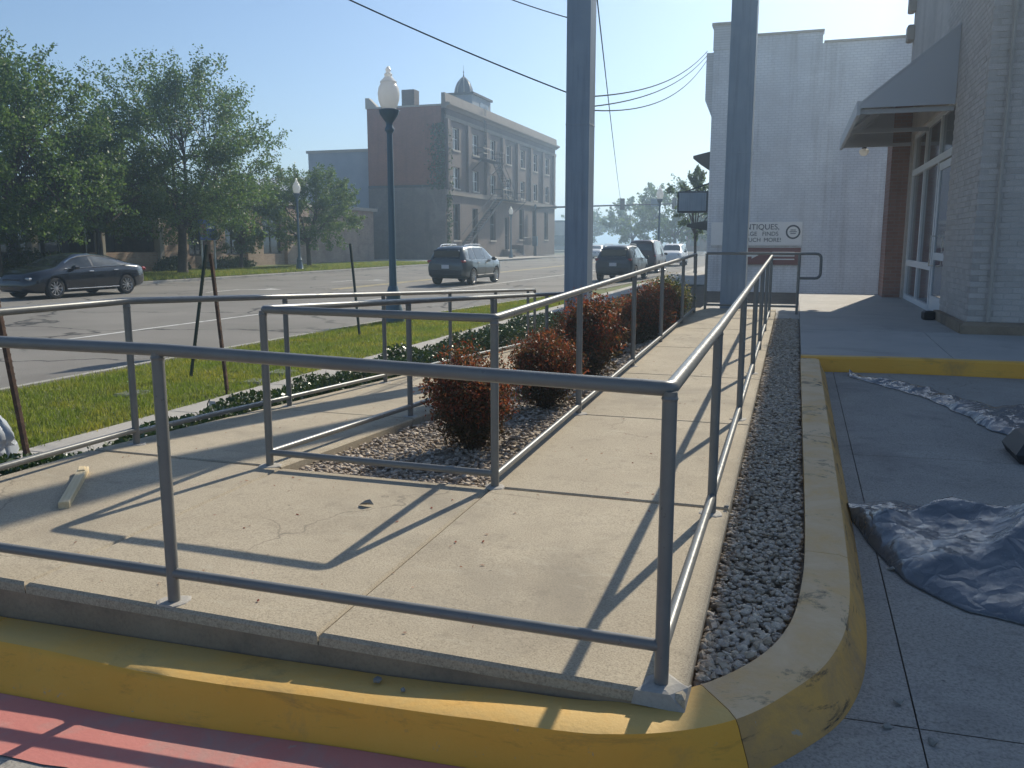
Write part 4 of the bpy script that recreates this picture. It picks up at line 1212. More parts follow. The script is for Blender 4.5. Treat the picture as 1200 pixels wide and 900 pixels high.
# ------------------------------------------------------------------ low brick building
lb = empty('low_brick_building', (-40, 45, 0), 0, 'low brick building with dark window panels and a shaded porch behind the trees', 'building')
lbp = Matrix.Translation((40, -45, 0))
def lbu(o): o.matrix_parent_inverse = lbp; return o
BX = -37.0
lo = [(49.9, 52.0, .75, 3.8), (54.3, 56.9, .75, 3.75), (46.3, 47.9, .75, 3.6)]
lbu(wall('wall', 'x', BX, 43.6, 72, -.1, 4.35, lo, -.4, 'low_brick', lb))
for (a, b_, za, zb) in lo:
    w = lbu(wall('window', 'x', BX - .12, a, b_, za, zb, [(a + .09, (a + b_) / 2 - .04, za + .09, zb - .09), ((a + b_) / 2 + .04, b_ - .09, za + .09, zb - .09)], -.08, 'frame_dark', lb))
    mb = MB(); mb.box(BX - .19, BX - .17, a + .02, b_ - .02, za + .02, zb - .02); mb.build('pane', 'glass_dark', w)
    mb = MB(); mb.box(BX - .12, BX + .08, a - .05, b_ + .05, zb, zb + .12); mb.build('lintel', 'trim_stone', w)
for (a, b_) in ((43.6, 45.2), (48.1, 49.7), (52.2, 54.1), (57.2, 60.5)):
    mb = MB(); mb.box(BX + .003, BX + .28, a, b_, -.1, 4.2); lbu(mb.build('brick_pier', 'low_brick', lb))
mb = MB(); mb.box(-47, BX + .35, 43.4, 72.2, 4.36, 4.62); lbu(mb.build('roof', 'trim_stone', lb))
mb = MB(); mb.box(-47, -46.6, 43.6, 72, -.1, 4.35); lbu(mb.build('wall', 'low_brick', lb))
# porch part to the left
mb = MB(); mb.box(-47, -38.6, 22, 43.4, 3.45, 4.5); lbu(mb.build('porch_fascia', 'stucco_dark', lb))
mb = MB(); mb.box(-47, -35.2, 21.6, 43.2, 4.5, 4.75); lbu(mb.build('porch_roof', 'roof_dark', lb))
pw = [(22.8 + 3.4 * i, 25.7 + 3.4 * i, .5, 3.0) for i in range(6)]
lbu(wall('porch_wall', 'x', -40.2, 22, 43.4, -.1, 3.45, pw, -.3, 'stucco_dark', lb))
for (a, b_, za, zb) in pw:
    w = lbu(wall('window', 'x', -40.3, a, b_, za, zb, [(a + .08, (a + b_) / 2 - .04, za + .08, zb - .08), ((a + b_) / 2 + .04, b_ - .08, za + .08, zb - .08)], -.08, 'frame_white', lb))
    mb = MB(); mb.box(-40.38, -40.36, a + .02, b_ - .02, za + .02, zb - .02); mb.build('pane', 'glass_dark', w)
for y in (24.2, 28.6, 33.2, 37.6, 42.2):
    mb = MB(); mb.box(-36.0, -35.62, y - .19, y + .19, -.1, 4.5); lbu(mb.build('porch_post', 'trim_stone', lb))
mb = MB(); mb.box(-36.2, -35.8, 34.6, 43.5, -.1, 1.05); lbu(mb.build('planter_wall', 'low_brick', lb))
# second storey mass seen over the trees is left to the sky
bs = empty('blue_sign', (-33.6, 43.8, 0), 0, 'blue and red sign panel on posts behind the forked trunk', 'sign')
mb = MB(); mb.box(-.05, .05, -.75, .75, 1.75, 2.95); mb.build('panel', 'sign_blue', bs)
mb = MB(); mb.box(.051, .06, -.68, -.2, 2.05, 2.7); mb.build('red_emblem', 'sign_red', bs)
mb = MB(); mb.box(.051, .06, -.05, .62, 2.42, 2.56); mb.build('white_stripe', 'frame_white', bs)
for y in (-.6, .6):
    mb = MB(); mb.box(-.04, .04, y - .04, y + .04, -.05, 1.75); mb.build('post', 'frame_white', bs)

# ------------------------------------------------------------------ the store at the right
SXW, SY0, SY1, SH = 2.20, 12.55, 21.35, 7.92
st = empty('brick_store', (SXW, SY0, 0), 0, 'brick store at the right with glass entrance under a sloped awning', 'building')
sp_ = Matrix.Translation((-SXW, -SY0, 0))
def stu(o): o.matrix_parent_inverse = sp_; return o
DO = (14.9, 20.1, WZ, 3.85)
stu(wall('wall', 'x', SXW + .012, SY0 + .012, SY1, -.1, SH, [(DO[0], DO[1], -.1, DO[3])], .34, 'store_wall', st))
stu(wall('wall', 'y', SY0 + .012, SXW + .354, 16, -.1, SH, [], .34, 'brick_store_core', st))
mb = MB(); mb.box(SXW - .06, 16, SY0 - .06, SY0 + .42, SH, SH + .14); stu(mb.build('coping', 'trim_stone', st))
mb = MB(); mb.box(SXW - .06, SXW + .42, SY0 + .43, SY1 + .06, SH, SH + .14); stu(mb.build('coping', 'trim_stone', st))
mb = MB(); mb.box(SXW + .36, 16, SY0 + .36, SY1 - .02, 7.4, 7.6); stu(mb.build('roof', 'roof_dark', st))
mb = MB(); mb.box(SXW + .36, 16, SY1 - .3, SY1 - .01, -.1, SH); stu(mb.build('wall', 'store_wall', st))
mb = MB(); mb.box(15.7, 16, SY0 + .36, SY1 - .31, -.1, SH); stu(mb.build('wall', 'store_wall', st))
# individual bricks of the near corner: those on the side facing the camera and the return
bw_, bh_, mg = .194, .0655, .010
bmesh_s = MB(); bmesh_s.cbox((0, 0, 0), (bw_, .03, bh_), 0, .003); BS = bmesh_s.mesh('brick'); BS.materials.append(M['brick_store'])
bmesh_w = MB(); bmesh_w.cbox((0, 0, 0), (.03, bw_, bh_), 0, .003); BW = bmesh_w.mesh('brick'); BW.materials.append(M['brick_store'])
rows = int((SH - .62) / (bh_ + mg))
cnt = 0
rest = MB()
for j in range(rows):
    z = .62 + bh_ / 2 + j * (bh_ + mg)
    for i in range(6):
        x = SXW + .1 + (.1 if j % 2 else 0) + i * (bw_ + mg)
        if z < 5.3 and x < SXW + .98 and cnt < 300:
            o = bpy.data.objects.new('brick', BS); COL.objects.link(o); o.parent = st
            o.location = (x - SXW, .0205 + random.uniform(-.0015, .0015), z); cnt += 1
        else:
            rest.cbox((x, SY0 + .0205 + random.uniform(-.0015, .0015), z), (bw_, .03, bh_), 0, .003)
    for i in range(64):
        x = SXW + 1.324 + (.1 if j % 2 else 0) + i * (bw_ + mg)
        if x < 10: rest.cbox((x, SY0 + .0205, z), (bw_, .03, bh_))
o = stu(rest.build('brick_courses', 'brick_store', st)); o['kind'] = 'stuff'
rest = MB()
for j in range(rows):
    z = .62 + bh_ / 2 + j * (bh_ + mg)
    for i in range(18):
        y = SY0 + .125 + (.1 if j % 2 else 0) + i * (bw_ + mg)
        if y < DO[0] - .08 or z > 4.0:
            rest.cbox((SXW + .0205 + random.uniform(-.0015, .0015), y, z), (.03, bw_, bh_), 0, .003)
o = stu(rest.build('brick_courses', 'brick_store', st)); o['kind'] = 'stuff'
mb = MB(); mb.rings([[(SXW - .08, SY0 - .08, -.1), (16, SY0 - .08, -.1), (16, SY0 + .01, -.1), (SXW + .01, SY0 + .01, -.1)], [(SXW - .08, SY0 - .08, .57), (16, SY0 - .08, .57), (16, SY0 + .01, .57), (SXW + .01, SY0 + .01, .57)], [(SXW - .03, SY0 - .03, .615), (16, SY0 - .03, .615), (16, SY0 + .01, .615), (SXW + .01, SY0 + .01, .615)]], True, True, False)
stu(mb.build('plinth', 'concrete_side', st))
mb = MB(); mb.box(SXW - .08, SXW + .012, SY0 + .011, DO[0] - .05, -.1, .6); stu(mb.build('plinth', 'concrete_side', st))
mb = MB(); mb.tube([(SXW + .24, SY0 - .05, .62), (SXW + .24, SY0 - .05, 8.0)], .022, 8); stu(mb.build('conduit', 'trim_stone', st))
for z in (1.2, 2.6, 4.0, 5.4, 6.8):
    mb = MB(); mb.box(SXW + .20, SXW + .28, SY0 - .03, SY0 - .012, z, z + .03); stu(mb.build('conduit_clip', 'trim_stone', st))
# brown pier at the far side of the entrance
mb = MB(); mb.box(1.86, SXW + .35, 20.3, 21.33, -.1, 4.6); stu(mb.build('brick_pier', 'pier_brown', st))
# entrance glazing
GX = SXW + .06
cols = [(14.98, 16.52), (16.62, 18.28), (18.38, 20.02)]
op = [(a, b_, 3.12, 3.77) for a, b_ in cols] + [(a, b_, 1.28, 3.0) for a, b_ in cols[1:]] + [(a, b_, WZ + .10, 1.16) for a, b_ in cols[1:]] + [(cols[0][0], cols[0][1], WZ + .02, 3.0)]
ent = stu(wall('entrance_frame', 'x', GX, DO[0], DO[1], WZ, DO[3], op, .10, 'frame_white', st))
for (a, b_, za, zb) in op[:-1]:
    mb = MB(); mb.box(GX + .04, GX + .05, a - .01, b_ + .01, za - .01, zb + .01); mb.build('pane', 'glass_store', ent)
dr = stu(wall('door', 'x', GX + .012, 15.01, 16.49, WZ + .03, 2.97, [(15.13, 16.37, WZ + .28, 1.35), (15.13, 16.37, 1.47, 2.85)], .05, 'frame_white', st))
for za, zb in ((WZ + .27, 1.36), (1.46, 2.86)):
    mb = MB(); mb.box(GX + .03, GX + .04, 15.12, 16.38, za, zb); mb.build('pane', 'glass_store', dr)
mb = MB(); mb.tube([(GX + .012, 16.30, 1.25), (GX - .06, 16.30, 1.25), (GX - .06, 16.30, 1.75), (GX + .012, 16.30, 1.75)], .014, 7); mb.build('handle', 'chrome', dr)
mb = MB(); mb.box(SXW + .36, SXW + .5, DO[0] - .5, DO[1] + .3, 0, 4.2); stu(mb.build('vestibule_wall', 'stucco_dark', st))
# sloped awning: sheet with ribs on brackets
aw = empty('awning'); aw.parent = st; aw.matrix_parent_inverse = sp_
AO, AZ0, AZ1, AY0, AY1 = .86, 3.74, 4.82, 14.9, 20.3
def azz(x): return AZ0 + (AZ1 - AZ0) * (x - AO) / (SXW - AO)
mb = MB(); mb.hexa([(AO, AY0, AZ0), (SXW, AY0, AZ1), (SXW, AY1, AZ1), (AO, AY1, AZ0), (AO, AY0, AZ0 + .03), (SXW, AY0, AZ1 + .03), (SXW, AY1, AZ1 + .03), (AO, AY1, AZ0 + .03)]); mb.build('sheet', 'awning', aw)
for y in np.linspace(AY0, AY1, 15):
    mb = MB(); mb.hexa([(AO, y - .02, AZ0 + .031), (SXW, y - .02, AZ1 + .031), (SXW, y + .02, AZ1 + .031), (AO, y + .02, AZ0 + .031), (AO, y - .02, AZ0 + .07), (SXW, y - .02, AZ1 + .07), (SXW, y + .02, AZ1 + .07), (AO, y + .02, AZ0 + .07)]); mb.build('rib', 'awning', aw)
for y in (AY0 - .012, AY1 + .004):
    mb = MB(); mb.rings([[(AO, y_, AZ0 - .02), (SXW, y_, AZ0 - .02), (SXW, y_, AZ1 + .03), (AO, y_, AZ0 + .03)] for y_ in (y, y + .008)], True, True, False); mb.build('end_panel', 'awning', aw)
mb = MB(); mb.box(AO - .05, AO, AY0 - .02, AY1 + .02, AZ0 - .13, AZ0 + .09); mb.build('gutter', 'awning', aw)
for y in (AY0 + .12, 17.6, AY1 - .12):
    mb = MB(); mb.box(AO, SXW, y - .03, y + .03, AZ0 - .10, AZ0 - .03); mb.build('bracket_arm', 'awning', aw)
    mb = MB(); mb.hexa([(AO, y - .025, AZ0 - .05), (SXW, y - .025, AZ1 - .10), (SXW, y + .025, AZ1 - .10), (AO, y + .025, AZ0 - .05), (AO, y - .025, AZ0 - .005), (SXW, y - .025, AZ1 - .005), (SXW, y + .025, AZ1 - .005), (AO, y + .025, AZ0 - .005)]); mb.build('rafter', 'awning', aw)
# bracket ornaments at the far top corner of the store
for i, z in enumerate((6.1, 6.7, 7.3, 7.9)):
    mb = MB(); mb.cbox((SXW - .06, SY1 - .12, z), (.14, .3, .34), 0, .03); stu(mb.build('corner_block', 'trim_stone', st))
lamp = setp(empty('wall_lamp', (1.30, 20.25, 3.62)), 'small round lamp under the far end of the awning', 'lamp')
mb = MB(); mb.lathe([(.03, 0), (.09, -.02), (.10, -.08), (.06, -.14), (.01, -.155)], 12); mb.build('globe', 'globe', lamp)
mb = MB(); mb.lathe([(.02, -.005), (.05, .0), (.05, .04), (.02, .05)], 10); mb.build('cap', 'iron', lamp)
# cigarette bin / door stop block by the entrance
mb = MB(); mb.cbox((2.02, 14.6, WZ + .07), (.16, .14, .14), .2, .02); setp(mb.build('door_block', 'black_plastic'), 'small dark block on the walkway beside the entrance frame', 'block')

# ------------------------------------------------------------------ painted antiques building
AY, AX0 = 32.0, -3.05
an = empty('painted_brick_building', (AX0, AY, 0), 0, 'pale painted brick building with a plain side wall and stepped parapet', 'building')
anp = Matrix.Translation((-AX0, -AY, 0))
def anu(o): o.matrix_parent_inverse = anp; return o
anu(wall('side_wall', 'y', AY, AX0, 22, -.6, 8.25, [], .4, 'antique_wall', an))
aow = [(35.0 + 4 * i, 36.6 + 4 * i, 4.6, 6.9) for i in range(4)] + [(34.2 + 4.4 * i, 37.4 + 4.4 * i, .5, 3.0) for i in range(4)]
anu(wall('street_wall', 'x', AX0 + .003, AY + .4, 54, -.6, 8.4, aow, .4, 'antique_side', an))
for (a, b_, za, zb) in aow:
    mb = MB(); mb.box(AX0 + .2, AX0 + .24, a - .02, b_ + .02, za - .02, zb + .02); anu(mb.build('window', 'glass_dark', an))
anu(wall('parapet', 'y', AY, AX0 + .55, .54, 8.25, 8.62, [], .4, 'antique_wall', an))
mb = MB(); mb.box(AX0 - .02, AX0 + .55, AY - .03, AY + .6, 8.25, 9.05); anu(mb.build('corner_pier', 'antique_side', an))
mb = MB(); mb.box(AX0 - .08, AX0 + .6, AY - .08, AY + .65, 9.05, 9.15); anu(mb.build('coping', 'trim_stone', an))
mb = MB(); mb.box(AX0 + .56, .58, AY - .05, AY + .45, 8.62, 8.70); anu(mb.build('coping', 'trim_stone', an))
mb = MB(); mb.box(.585, 22, AY - .05, AY + .45, 8.25, 8.33); anu(mb.build('coping', 'trim_stone', an))
mb = MB(); mb.box(AX0 + .4, 22, AY + .41, 54, 7.6, 7.8); anu(mb.build('roof', 'roof_dark', an))
mb = MB(); mb.rings([[(AX0 - .25, AY + .1, 6.6), (AX0 + .0, AY + .1, 6.0), (AX0 + .0, AY + .1, 8.2), (AX0 - .25, AY + .1, 8.2)], [(AX0 - .25, AY + 22, 6.6), (AX0 + .0, AY + 22, 6.0), (AX0 + .0, AY + 22, 8.2), (AX0 - .25, AY + 22, 8.2)]], True, True, False); anu(mb.build('cornice', 'antique_side', an))
mb = MB(); mb.hexa([(AX0 - .62, AY + .3, 4.62), (AX0, AY + .3, 4.2), (AX0, AY + 3, 4.2), (AX0 - .62, AY + 3, 4.62), (AX0 - .62, AY + .3, 4.72), (AX0, AY + .3, 4.86), (AX0, AY + 3, 4.86), (AX0 - .62, AY + 3, 4.72)]); anu(mb.build('window_hood', 'roof_dark', an))
sb = setp(empty('sign_box', (-3.72, 33.2, 0)), 'dark grey sign box projecting over the pavement from the painted building', 'sign')
mb = MB(); mb.cbox((0, 0, 3.12), (1.12, .35, .80), 0, .03); mb.build('cabinet', 'roof_metal', sb)
mb = MB(); mb.cbox((0, -.18, 3.12), (1.0, .02, .66), 0, .005); mb.build('face', 'pole', sb)
mb = MB(); mb.tube([(-.3, 0, 3.5), (.88, 0, 3.9)], .03, 6); mb.build('stay', 'iron', sb)
mb = MB(); mb.hexa([(-.2, -.1, 2.2), (.9, -.1, 2.0), (.9, 3, 2.0), (-.2, 3, 2.2), (-.2, -.1, 2.3), (.9, -.1, 2.5), (.9, 3, 2.5), (-.2, 3, 2.3)]); mb.build('canopy', 'roof_dark', sb)

def text_mesh(txt, size, mat, parent, loc, rot=(PI / 2, 0, 0), name='lettering', align='LEFT', ext=.004):
    cu = bpy.data.curves.new('t', 'FONT'); cu.body = txt; cu.size = size; cu.align_x = align; cu.extrude = ext
    t = bpy.data.objects.new('t', cu); COL.objects.link(t)
    dg = bpy.context.evaluated_depsgraph_get()
    me = bpy.data.meshes.new_from_object(t.evaluated_get(dg))
    bpy.data.objects.remove(t, do_unlink=True)
    me.materials.clear()
    o = obj_from(name, me, mat, parent); o.location = loc; o.rotation_euler = rot
    return o
sg = setp(empty('wall_sign', (-1.35, AY - .06, 0)), 'white painted sign board advertising antiques on the pale brick wall', 'sign')
mb = MB(); mb.box(-1.55, 1.56, -.03, .03, 1.52, 2.34); mb.build('board', 'sign_white', sg)
for txt, size, x, z in (('ANTIQUES,', .27, -.55, 2.08), ('VINTAGE', .205, -.80, 1.86), ('FINDS', .205, .22, 1.86), ('&', .2, -.98, 1.65), ('SO', .2, -.76, 1.65), ('MUCH', .2, -.40, 1.65), ('MORE!', .2, .28, 1.65)):
    text_mesh(txt, size, 'sign_ink', sg, (x, -.036, z))
mb = MB()
for k_ in range(32):
    a0, a1 = 2 * PI * k_ / 32, 2 * PI * (k_ + 1) / 32
    mb.add([(1.26 + rr * math.cos(a), -.036, 1.99 + rr * math.sin(a)) for rr, a in ((.19, a0), (.245, a0), (.245, a1), (.19, a1))], [(0, 1, 2, 3)])
mb.build('ring_emblem', 'sign_ink', sg)
for dz, w_ in ((.06, .18), (0, .24), (-.06, .18)):
    mb = MB(); mb.box(1.26 - w_ / 2, 1.26 + w_ / 2, -.038, -.031, 1.985 + dz, 2.01 + dz); mb.build('emblem_stripe', 'sign_ink', sg)
sg2 = setp(empty('arrow_sign', (-1.0, AY - .06, 0)), 'dark red sign board with a white arrow below the antiques sign', 'sign')
mb = MB(); mb.box(-1.2, 1.2, -.03, .03, .85, 1.44); mb.build('board', 'sign_red', sg2)
mb = MB()
mb.add([(-.72, -.036, 1.13), (-.45, -.036, 1.13), (-.45, -.036, 1.06), (-.22, -.036, 1.18), (-.45, -.036, 1.30), (-.45, -.036, 1.23), (-.72, -.036, 1.23)], [(0, 1, 2, 3, 4, 5, 6)])
mb.build('arrow', 'frame_white', sg2)
for dz in (.0, .12, .24):
    mb = MB(); mb.box(.25, 1.0, -.038, -.031, 1.02 + dz, 1.06 + dz); mb.build('text_line', 'frame_white', sg2)

# ------------------------------------------------------------------ street lamps
def make_lamp():
    e = empty('street_lamp')
    mb = MB(); mb.lathe([(.24, 0), (.24, .10), (.21, .13), (.20, .30), (.17, .36), (.155, .60), (.17, .64), (.13, .70), (.10, .80)], 16); mb.build('base', 'lamp_iron', e)
    mb = MB(); mb.lathe([(.085, .78), (.078, 1.2), (.062, 3.6), (.060, 4.05)], 14); mb.build('shaft', 'lamp_iron', e)
    mb = MB(); mb.lathe([(.065, 4.03), (.10, 4.08), (.10, 4.12), (.075, 4.16), (.075, 4.24), (.12, 4.30), (.20, 4.42), (.215, 4.50), (.16, 4.52)], 16); mb.build('capital', 'lamp_iron', e)
    gl = MB(); gl.lathe([(.13, 4.52), (.18, 4.58), (.222, 4.71), (.232, 4.84), (.212, 4.95), (.16, 5.04), (.14, 5.05)], 20); g_ = gl.build('globe', 'globe', e)
    mb = MB(); mb.lathe([(.17, 5.04), (.18, 5.07), (.115, 5.13), (.075, 5.18), (.09, 5.22), (.045, 5.27), (.06, 5.32), (.02, 5.38)], 16); mb.build('finial', 'globe', g_)
    return e
lp = make_lamp()
spots = [((-8.30, 17.0, -.1), 'nearest tall street lamp with white acorn globe on the grass verge'),
         ((-28.1, 45.0, -.05), 'street lamp standing on the far lawn beside the small round tree'),
         ((-28.6, 87.0, -.04), 'street lamp in front of the tall brick building entrance'),
         ((-8.6, 57.5, -.1), 'street lamp rising just behind the parked vehicles near the crossing'),
         ((-20.5, 150, -.1), 'distant lamp with pale globe under the broad pale tree'),
         ((-17.0, 175, -.1), 'most distant small lamp with pale globe beyond the parked van')]
for i, (p, lab) in enumerate(spots):
    o = lp if i == 0 else copy_tree(lp)
    o.location = p
    setp(o, lab, 'street lamp', 'acorn globe street lamps')

# traffic signals
ts = empty('traffic_signal', (-31.0, 104, -.2), 0, 'traffic signal mast arm with hanging signal heads over the street', 'traffic signal')
mb = MB(); mb.lathe([(.3, 0), (.22, .1), (.17, 1), (.15, 6.4)], 10); mb.build('pole', 'iron', ts)
mb = MB(); mb.tube([(0, 0, 6.0), (9, 0, 6.15), (19.5, 0, 6.3)], [.12, .09, .06], 8); mb.build('mast_arm', 'iron', ts)
for x in (6.2, 11.0, 15.2, 17.2):
    if x == 15.2:
        mb = MB(); mb.box(x - .8, x + .4, -.05, 0, 6.0, 6.9); mb.build('name_plate', 'lamp_iron', ts); continue
    mb = MB(); mb.cbox((x, -.15, 6.3), (.5, .4, 1.35), 0, .04); h_ = mb.build('signal_head', 'signal', ts)
    for k_ in range(3):
        mb = MB(); mb.lathe([(.17, 0), (.17, .03)], 10); q = mb.build('lens', 'signal_lens', h_); q.rotation_euler = (PI / 2, 0, 0); q.location = (x, -.355, 5.88 + .42 * k_)
mb = MB(); mb.box(-.3, .3, -.2, .2, 1.3, 2.5); mb.build('control_box', 'lamp_iron', ts)

# far blocks beyond the crossing
for (x, y, w, d, h, mat, lab) in ((-13.5, 178, 14, 10, 7.5, 'tall_side_red', 'distant flat brick building behind the signals'), (-60, 190, 30, 14, 6, 'trim_stone', 'distant pale building low on the horizon'),
                                  (-2.5, 135, 9, 12, 5.5, 'tall_side_low', 'distant brown building beside the light green tree')):
    e = setp(empty('far_building', (x, y, -.2)), lab, 'building', 'far buildings beyond the crossing')
    mb = MB(); mb.box(-w / 2, w / 2, -d / 2, d / 2, 0, h); mb.build('wall', mat, e)
    mb = MB(); mb.box(-w / 2 - .2, w / 2 + .2, -d / 2 - .2, d / 2 + .2, h, h + .4); mb.build('roof', 'roof_dark', e)
    for i in range(4):
        xc = -w / 2 + w * (i + .5) / 4
        mb = MB(); mb.box(xc - w * .07, xc + w * .07, -d / 2 - .05, -d / 2 - .01, 1, 3.2); mb.build('window', 'glass_dark', e)

# overhead cables
def cable(pts, r_, label, sag=0.0):
    P_ = []
    (x0, y0, z0), (x1, y1, z1) = pts
    for i in range(25):
        t = i / 24; P_.append((x0 + (x1 - x0) * t, y0 + (y1 - y0) * t, z0 + (z1 - z0) * t - sag * 4 * t * (1 - t)))
    mb = MB(); mb.tube(P_, r_, 6)
    return setp(mb.build('overhead_cable', 'cable'), label, 'cable', 'overhead cables')
CABLES = True

# ------------------------------------------------------------------ vehicles
def interp(pts, x):
    return np.interp(x, [p[0] for p in pts], [p[1] for p in pts])

def smooth_tab(pts, lo, hi, n_=97, k=3):
    xs_ = np.linspace(lo, hi, n_)
    v = interp(pts, xs_)
    for _ in range(k):
        w = v.copy(); w[1:-1] = (v[:-2] + 2 * v[1:-1] + v[2:]) / 4; v = w
    return xs_, v

def make_car(name, spec, paint, detail=True):
    L_ = spec['L'] / 2
    xs_, zt = smooth_tab(spec['top'], -L_, L_)
    _, zb = smooth_tab(spec['belt'], -L_, L_)
    _, wb = smooth_tab(spec['wb'], -L_, L_)
    _, wt = smooth_tab(spec['wt'], -L_, L_)
    _, zs = smooth_tab(spec['sill'], -L_, L_)
    zb = np.minimum(zb, zt - .03)
    def sec(i):
        a, t, w, q, s_ = zb[i], zt[i], wb[i], wt[i], zs[i]
        half = [(0, s_), (.86 * w, s_), (.97 * w, s_ + .07), (1.0 * w, s_ + .45 * (a - s_)), (.992 * w, s_ + .72 * (a - s_)), (.962 * w, a - .015), (.935 * w, a + .02 * min(1, (t - a) / .2)),
                (.935 * w + (q - .935 * w) * .5, a + (t - a) * .5), (q + .015, t - .10 * min(1, (t - a) / .35)), (q * .90, t - .03 * min(1, (t - a) / .2)), (q * .55, t - .006), (0, t)]
        ring = [(xs_[i], -y, z) for y, z in half] + [(xs_[i], y, z) for y, z in reversed(half[1:-1])]
        return ring
    e = empty(name)
    mb = MB(); mb.rings([sec(i) for i in range(len(xs_))], True, True, True)
    body = mb.build('body', paint, e)
    # wheel arches
    cuts = []
    for wx in (-spec['wbase'] / 2 + spec['woff'], spec['wbase'] / 2 + spec['woff']):
        c = MB(); R_ = spec['wr'] + .055
        for side in (-1, 1):
            c.rings([[(wx + R_ * math.cos(2 * PI * j / 24), y, spec['wr'] + R_ * math.sin(2 * PI * j / 24)) for j in range(24)] for y in ((-1.2, -.62) if side < 0 else (.62, 1.2))], True, True, False)
        co_ = c.build('cut', paint); cuts.append(co_)
        bm_ = bmesh.new(); bm_.from_mesh(co_.data); bmesh.ops.recalc_face_normals(bm_, faces=bm_.faces); bm_.to_mesh(co_.data); bm_.free()
    bm_ = bmesh.new(); bm_.from_mesh(body.data); bmesh.ops.recalc_face_normals(bm_, faces=bm_.faces); bm_.to_mesh(body.data); bm_.free()
    for c in cuts:
        md = body.modifiers.new('cut', 'BOOLEAN'); md.operation = 'DIFFERENCE'; md.object = c; md.solver = 'EXACT'
    dg = bpy.context.evaluated_depsgraph_get(); dg.update()
    nm = bpy.data.meshes.new_from_object(body.evaluated_get(dg))
    body.modifiers.clear(); body.data = nm
    try:
        nm.set_sharp_from_angle(angle=math.radians(38))
    except Exception:
        pass
    for c in cuts: bpy.data.objects.remove(c, do_unlink=True)
    f_i = lambda arr, x: float(np.interp(x, xs_, arr))
    def side_y(x, z):
        a, t, w, q = f_i(zb, x), f_i(zt, x), f_i(wb, x), f_i(wt, x)
        pts = [(a - .015, .962 * w), (a + .02, .935 * w), (a + (t - a) * .5, .935 * w + (q - .935 * w) * .5), (t - .10, q + .015), (t - .03, q * .9)]
        return float(np.interp(z, [p[0] for p in pts], [p[1] for p in pts]))
    def side_panel(pname, x0, x1, mat, lo=.035, hi=.10, s0=0.0, s1=0.0, out=.006, parent=e):
        for sd in (-1, 1):
            mb = MB(); n_ = 10; R_ = []
            for j in range(5):
                v = j / 4; row = []
                for i in range(n_ + 1):
                    u = i / n_
                    x = (x0 + s0 * v) + ((x1 + s1 * v) - (x0 + s0 * v)) * u
                    z0, z1 = f_i(zb, x) + lo, f_i(zt, x) - hi
                    z1 = max(z1, z0 + .01)
                    z = z0 + (z1 - z0) * v
                    row.append((x, sd * (side_y(x, z) + out), z))
                R_.append(row)
            mb.rings(R_, False, False, True, False)
            mb.build(pname, mat, parent)
    def top_panel(pname, x0, x1, wfrac, mat, out=.007):
        mb = MB(); R_ = []
        for i in range(9):
            x = x0 + (x1 - x0) * i / 8
            q = f_i(wt, x); t = f_i(zt, x)
            R_.append([(x, q * .55 * k_ * wfrac if abs(k_) < 1.01 else q * .90 * wfrac * np.sign(k_), (t - .006 if abs(k_) < 1.01 else t - .03) + out) for k_ in (-2, -1, 0, 1, 2)])
        mb.rings(R_, False, False, True, False)
        return mb.build(pname, mat, e)
    for nm_, x0, x1, s0, s1 in spec['side_windows']: side_panel(nm_, x0, x1, 'car_glass', s0=s0, s1=s1)
    top_panel('windscreen', *spec['windscreen'], .98, 'car_glass')
    top_panel('rear_window', *spec['rear_window'], .98, 'car_glass')
    for (nm_, x, y, z, dx, dy, dz, mat) in spec['bits']:
        for sd in ((-1, 1) if y else (1,)):
            mb = MB(); mb.cbox((x, sd * y, z), (dx, dy, dz), 0, min(dx, dy, dz) * .3); mb.build(nm_, mat, e)
    if spec.get('chrome_line'):
        for sd in (-1, 1):
            x0, x1, xa, xb = spec['chrome_line']
            mb = MB(); mb.tube([(x, sd * (side_y(x, f_i(zb, x) + .02) + .012), f_i(zb, x) + .025) for x in np.linspace(x0, x1, 14)], .02, 5)
            mb.build('chrome_trim', 'chrome', e)
            mb = MB(); mb.tube([(x, sd * (side_y(x, max(f_i(zt, x) - .085, f_i(zb, x) + .03)) + .012), max(f_i(zt, x) - .085, f_i(zb, x) + .03)) for x in np.linspace(xa, xb, 18)], .028, 5)
            mb.build('chrome_trim', 'chrome', e)
    if spec.get('roof_rails'):
        for sd in (-1, 1):
            x0, x1 = spec['roof_rails']
            mb = MB(); mb.tube([(x0, sd * (f_i(wt, x0) * .9), f_i(zt, x0) - .02)] + [(x, sd * (f_i(wt, x) * .9), f_i(zt, x) + .045) for x in np.linspace(x0 + .15, x1 - .15, 6)] + [(x1, sd * (f_i(wt, x1) * .9), f_i(zt, x1) - .02)], .018, 6)
            mb.build('roof_rail', 'alloy', e)
    for sx_ in spec['seams']:
        for sd in (-1, 1):
            z0_, z1_ = f_i(zs, sx_) + .10, f_i(zb, sx_) - .01
            pr_ = [(f_i(zs, sx_) + .07, .97), (f_i(zs, sx_) + .45 * (f_i(zb, sx_) - f_i(zs, sx_)), 1.0), (f_i(zs, sx_) + .72 * (f_i(zb, sx_) - f_i(zs, sx_)), .992), (f_i(zb, sx_) - .015, .962)]
            mb = MB(); mb.tube([(sx_, sd * (f_i(wb, sx_) * float(np.interp(z_, [q[0] for q in pr_], [q[1] for q in pr_])) - .002), z_) for z_ in np.linspace(z0_, z1_, 7)], .007, 4); mb.build('door_seam', 'black_plastic', e)
    wr = spec['wr']
